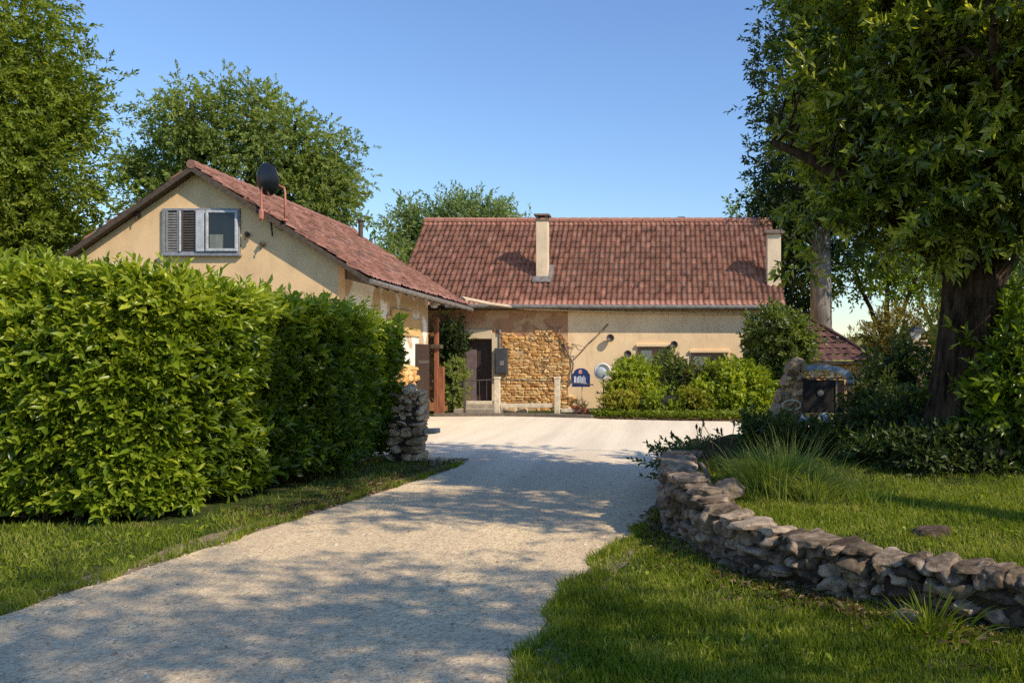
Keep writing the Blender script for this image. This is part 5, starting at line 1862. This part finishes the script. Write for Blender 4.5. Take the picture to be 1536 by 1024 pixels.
tree('evergreen_tree', 'broad dark evergreen tree with furrowed trunk on the raised lawn', (tx, TY, tb), trunk, trad, ells, 800, M['l_tree'], limbs=limbs, twig_every=3, twigs=9, m=13, rc=.16, tl=.30, L=.135, W=.050, droop=.0, kind='lo', tint0=.55, shell=(.45, 1.05), ridge=.2, lumpa=.45, xmin=1.5, sides=140, tvar=.24, spread=1.1, twr=.026, lite=.2)

# 2. tall grey trunked tree behind
T2 = 33
x2 = X(1231, T2)
tree('tall_tree', 'tall dark tree with smooth grey trunk rising behind the tiled shelter', (x2, T2, 0), [(x2, T2, -.1), (x2 + .02, T2, 2), (x2, T2, 6), (x2 - .1, T2, 10), (x2, T2, 15)], [.55, .44, .41, .36, .1],
     [(x2 - .4, T2, 13.2, 2.8, 2.6, 3.6, 8), (x2 - .7, T2, 9.4, 2.5, 2.6, 2.3, 7), (x2 + 3, T2, 11, 2.8, 2.6, 3.4, 6), (x2 - .8, T2 + 1, 6.6, 1.8, 1.6, 1.5, 4), (x2 - 1.6, T2, 7.6, 1.2, 1.5, 1.2, 3), (x2 + 2.4, T2, 7.5, 1.8, 2, 1.4, 3)], 620, M['l_dark'], 'bark_grey', twigs=7, m=8, rc=.4, tl=.6, L=.22, W=.10, tint0=.55, lumpa=.35, xmin=3.75)
# 3. left tree
tree('tall_tree', 'tall olive green tree at the left edge behind the hedge', (-17.5, 21, 0), [(-17.5, 21, -.1), (-17.4, 21, 3), (-17.3, 21, 6), (-17.2, 21, 9.5)], [.4, .33, .27, .1],
     [(-17.3, 21, 8.2, 2.6, 2.4, 2.6, 8), (-16.0, 20.8, 6.6, 1.55, 1.8, 1.6, 5), (-18.5, 21, 6.0, 2.4, 2.2, 2.2, 6), (-16.4, 20.6, 4.6, 1.5, 1.6, 1.4, 4), (-15.9, 20.8, 8.1, 1.1, 1.4, 1.1, 3), (-17.6, 20.6, 4.0, 1.8, 1.6, 1.6, 4), (-17.2, 21, 10.6, 2.0, 2.0, 1.5, 4)], 800, M['l_olive'], twigs=10, m=11, rc=.3, tl=.45, L=.145, W=.060, tint0=.45, lumpa=.35)
# 4. large deciduous tree behind the gable house
T4 = 38
xc = X(352, T4)
e4 = []
for (px, py, r, wgt) in ((300, 185, 1.9, 4), (390, 180, 1.9, 4), (455, 225, 2.1, 4), (260, 215, 1.6, 3), (350, 250, 2.6, 5), (490, 265, 1.6, 3), (235, 290, 1.5, 3), (440, 300, 2.2, 4), (290, 300, 2.0, 3), (505, 310, 1.2, 2), (215, 250, .9, 1)):
    e4.append((X(px, T4), T4 + random.uniform(-1, 1), Z(py + 6, T4), r * .92, r * .92, r * .8, wgt))
tree('broadleaf_tree', 'large rounded deciduous tree behind the gable house roof', (xc, T4, 0), [(xc, T4, -.1), (xc, T4, 3), (xc + .1, T4, 5), (xc, T4, 7.5)], [.6, .5, .42, .3], e4, 640, M['l_mid'], twigs=11, m=11, rc=.34, tl=.42, L=.165, W=.085, tint0=.55, shell=(.4, 1.0), lumpa=.35, twr=.05)
# 5. pale feathery trees behind the long roof
T5 = 48
G5 = 'pale feathery trees behind the long roof'
for (pxs, top, lab) in (((612, 640, 668), 300, 'pale feathery tree showing left of the red roof'), ((690, 715), 285, 'pale pointed tree in the middle above the ridge'), ((745, 775), 300, 'pale feathery tree left of the slim chimney')):
    e5 = []
    for k, p_ in enumerate(pxs):
        tp_ = top + 12 + (k % 2) * 16
        e5.append((X(p_, T5), T5 + random.uniform(-1, 1), Z(tp_ + 45, T5), .75, .9, 1.9, 3))
    e5.append((X(sum(pxs) / len(pxs), T5), T5, Z(400, T5), 1.8, 1.5, 2.0, 4))
    xm_ = X(sum(pxs) / len(pxs), T5)
    tree('feathery_tree', lab, (xm_, T5, 0), [(xm_, T5, -.1), (xm_, T5, 3), (xm_, T5, 6)], [.3, .25, .15], e5, 95 + 45 * len(pxs), M['l_pale'], group=G5, twigs=8, m=8, rc=.35, tl=.7, L=.26, W=.11, droop=.35, tint0=.5, lumpa=.45, twr=.04)
# 6. fill shrubs/trees at left behind hedge & house
G6 = 'trees closing the view behind the yard'
def fill_tree(px, Y, py_top, rx, mat, lab, ncl=140, hi=False, L=.22, group=G6, tint0=.5, name='bushy_tree'):
    x_ = X(px, Y)
    zt_ = Z(py_top, Y)
    e = [(x_, Y, zt_ * .62, rx, rx * .9, zt_ * .38, 5), (x_ + rx * .4, Y - .2, zt_ * .42, rx * .8, rx * .8, zt_ * .36, 4), (x_ - rx * .45, Y, zt_ * .42, rx * .75, rx * .8, zt_ * .36, 4)]
    if hi:
        e = [(x_, Y, zt_ * .8, rx, rx, zt_ * .2, 4), (x_ + rx * .6, Y, zt_ * .7, rx * .8, rx * .7, zt_ * .14, 3), (x_ - rx * .6, Y, zt_ * .7, rx * .8, rx * .7, zt_ * .14, 3)]
    return tree(name, lab, (x_, Y, 0), [(x_, Y, -.1), (x_, Y, zt_ * .3), (x_, Y, zt_ * .6)], [.2, .16, .08], e, ncl, mat, group=group, twigs=6, m=7, rc=.28 * rx / 1.8, tl=.5, L=L, W=L * .48, tint0=tint0, lumpa=.35)


fill_tree(60, 23, 300, 2.2, M['l_mid'], 'mid green bushy tree at far left under the olive tree', 220, tint0=.35)
fill_tree(160, 27, 330, 2.0, M['l_dark'], 'dark bushy tree left of the gable house roof', 160, tint0=.7)
fill_tree(555, 44, 318, 2.2, M['l_mid'], 'rounded green tree between the two roofs', 150, tint0=.5)
fill_tree(600, 42, 350, 1.5, M['l_mid'], 'small green tree just left of the red roof edge', 90, tint0=.45)
fill_tree(1125, 40, 285, 1.5, M['l_mid'], 'blue green tree topping the right gable of the long house', 130, tint0=.3)
fill_tree(1185, 38, 330, 1.5, M['l_dark'], 'dark tree behind the right chimney', 150, tint0=.6)
fill_tree(1330, 36, 330, 2.2, M['l_bright'], 'bright green tree behind the lantern post', 130, tint0=.3, hi=True)
fill_tree(1410, 40, 330, 2.4, M['l_bright'], 'light green tree seen just left of the furrowed trunk', 120, tint0=.35, hi=True)
fill_tree(1500, 30, 330, 2.2, M['l_mid'], 'green tree seen right of the furrowed trunk', 170, tint0=.6)
fill_tree(1590, 26, 300, 2.2, M['l_mid'], 'leafy green tree at the far right edge', 150, tint0=.5)
shrub('golden_shrub', 'broad golden dry shrub behind the brown fence', (X(1358, 34), 34, 0), (2.1, 1.3, 3.75), M['l_gold'], 330, 7, 8, .14, .06, .3, tint0=.5, core=.5)
shrub('golden_shrub', 'smaller golden shrub right of the furrowed trunk', (X(1512, 20), 20, 0), (1.2, 1, 2.7), M['l_olive'], 130, 6, 7, .13, .06, .3, tint0=.7)

# shaded undergrowth on the raised bed
G7 = 'shaded shrubs on the raised bed'
for (px, Y, r, hgt, mt, t0, lab) in (
        (1152, 12.0, .34, .34, 'l_ivy', .4, 'small dark shrub at the left end of the bed under the pier'),
        (1200, 11.3, .34, .24, 'l_dark', .75, 'low dark shrub in front of the rubble plinth'),
        (1310, 11.9, .36, .95, 'l_dark', .85, 'tall dark shrub right of the notice board'),
        (1345, 13.2, .5, 1.55, 'l_ivy', .35, 'tallest glossy shrub between lantern and trunk'),
        (1282, 10.6, .45, .36, 'l_dark', .75, 'dark sprawling shrub at the lawn edge'),
        (1362, 10.4, .5, .72, 'l_ivy', .35, 'glossy shrub touching the left of the trunk'),
        (1325, 9.6, .4, .26, 'l_ivy', .3, 'low glossy shrub in front of the sprawling one'),
        (1395, 9.3, .45, .34, 'l_dark', .7, 'low dark shrub at the foot of the trunk'),
        (1470, 9.2, .42, .40, 'l_dark', .7, 'low dark shrub right of the trunk foot')):
    shrub('undergrowth_shrub', lab, (X(px, Y), Y, float(bedz(0, np.array(Y)))), (r, r * .9, hgt), M[mt], int(75 * r / .5), 6, 7, .085, .042, .2, group=G7, tint0=t0, core=.7)
shrub('laurel_bush', 'large laurel bush at the right edge behind the lawn', (X(1535, 9.6), 9.6, .45), (.62, .7, 1.75), M['l_hedge'], 190, 6, 8, .15, .055, .26, tint0=.36, kind='hi')
shrub('laurel_bush', 'sunlit taller laurel bush further back beside the trunk', (X(1530, 12.5), 12.5, .4), (.75, .7, 2.1), M['l_hedge'], 150, 6, 8, .16, .055, .28, tint0=.5)

# trees off to the right whose shade falls on the drive
def shade_tree(lab, x_, y_, zc, rx, rz, ncl, grp='trees beside the drive outside the view'):
    e = [(x_, y_, zc, rx, rx, rz, 5), (x_ - rx * .5, y_ + .4, zc - rz * .2, rx * .7, rx * .6, rz * .7, 3), (x_ + rx * .4, y_ - .5, zc + rz * .3, rx * .7, rx * .7, rz * .7, 3)]
    tree('roadside_tree', lab, (x_, y_, 0), [(x_, y_, -.1), (x_, y_, zc * .4), (x_ + .1, y_, zc * .8)], [.3, .24, .12], e, ncl, M['l_tree'], group=grp, twigs=7, m=8, rc=.3, tl=.45, L=.13, W=.045, droop=-.2, tint0=.45)


tree('roadside_tree', 'tall thin crowned tree right of the drive outside the view', (6.6, 5.0, 0), [(6.6, 5.0, -.1), (6.5, 5.0, 3), (6.3, 5.2, 5), (6.0, 5.4, 7)], [.28, .22, .15, .06],
     [(5.3, 5.9, 5.7, 1.3, 1.1, .9, 3), (6.0, 5.5, 7.4, 1.2, 1.0, .9, 3), (4.7, 5.2, 7.3, 1.4, 1.0, .8, 3)], 92, M['l_tree'], group='trees beside the drive outside the view', twigs=8, m=9, rc=.18, tl=.42, L=.14, W=.045, droop=-.2)
shade_tree('roadside tree standing to the right of the drive entrance', 5.6, 1.2, 6.4, 1.9, 1.9, 125)
shade_tree('roadside tree near the drive entrance behind the camera', 5.4, -.8, 8.6, 2.2, 2.0, 150)
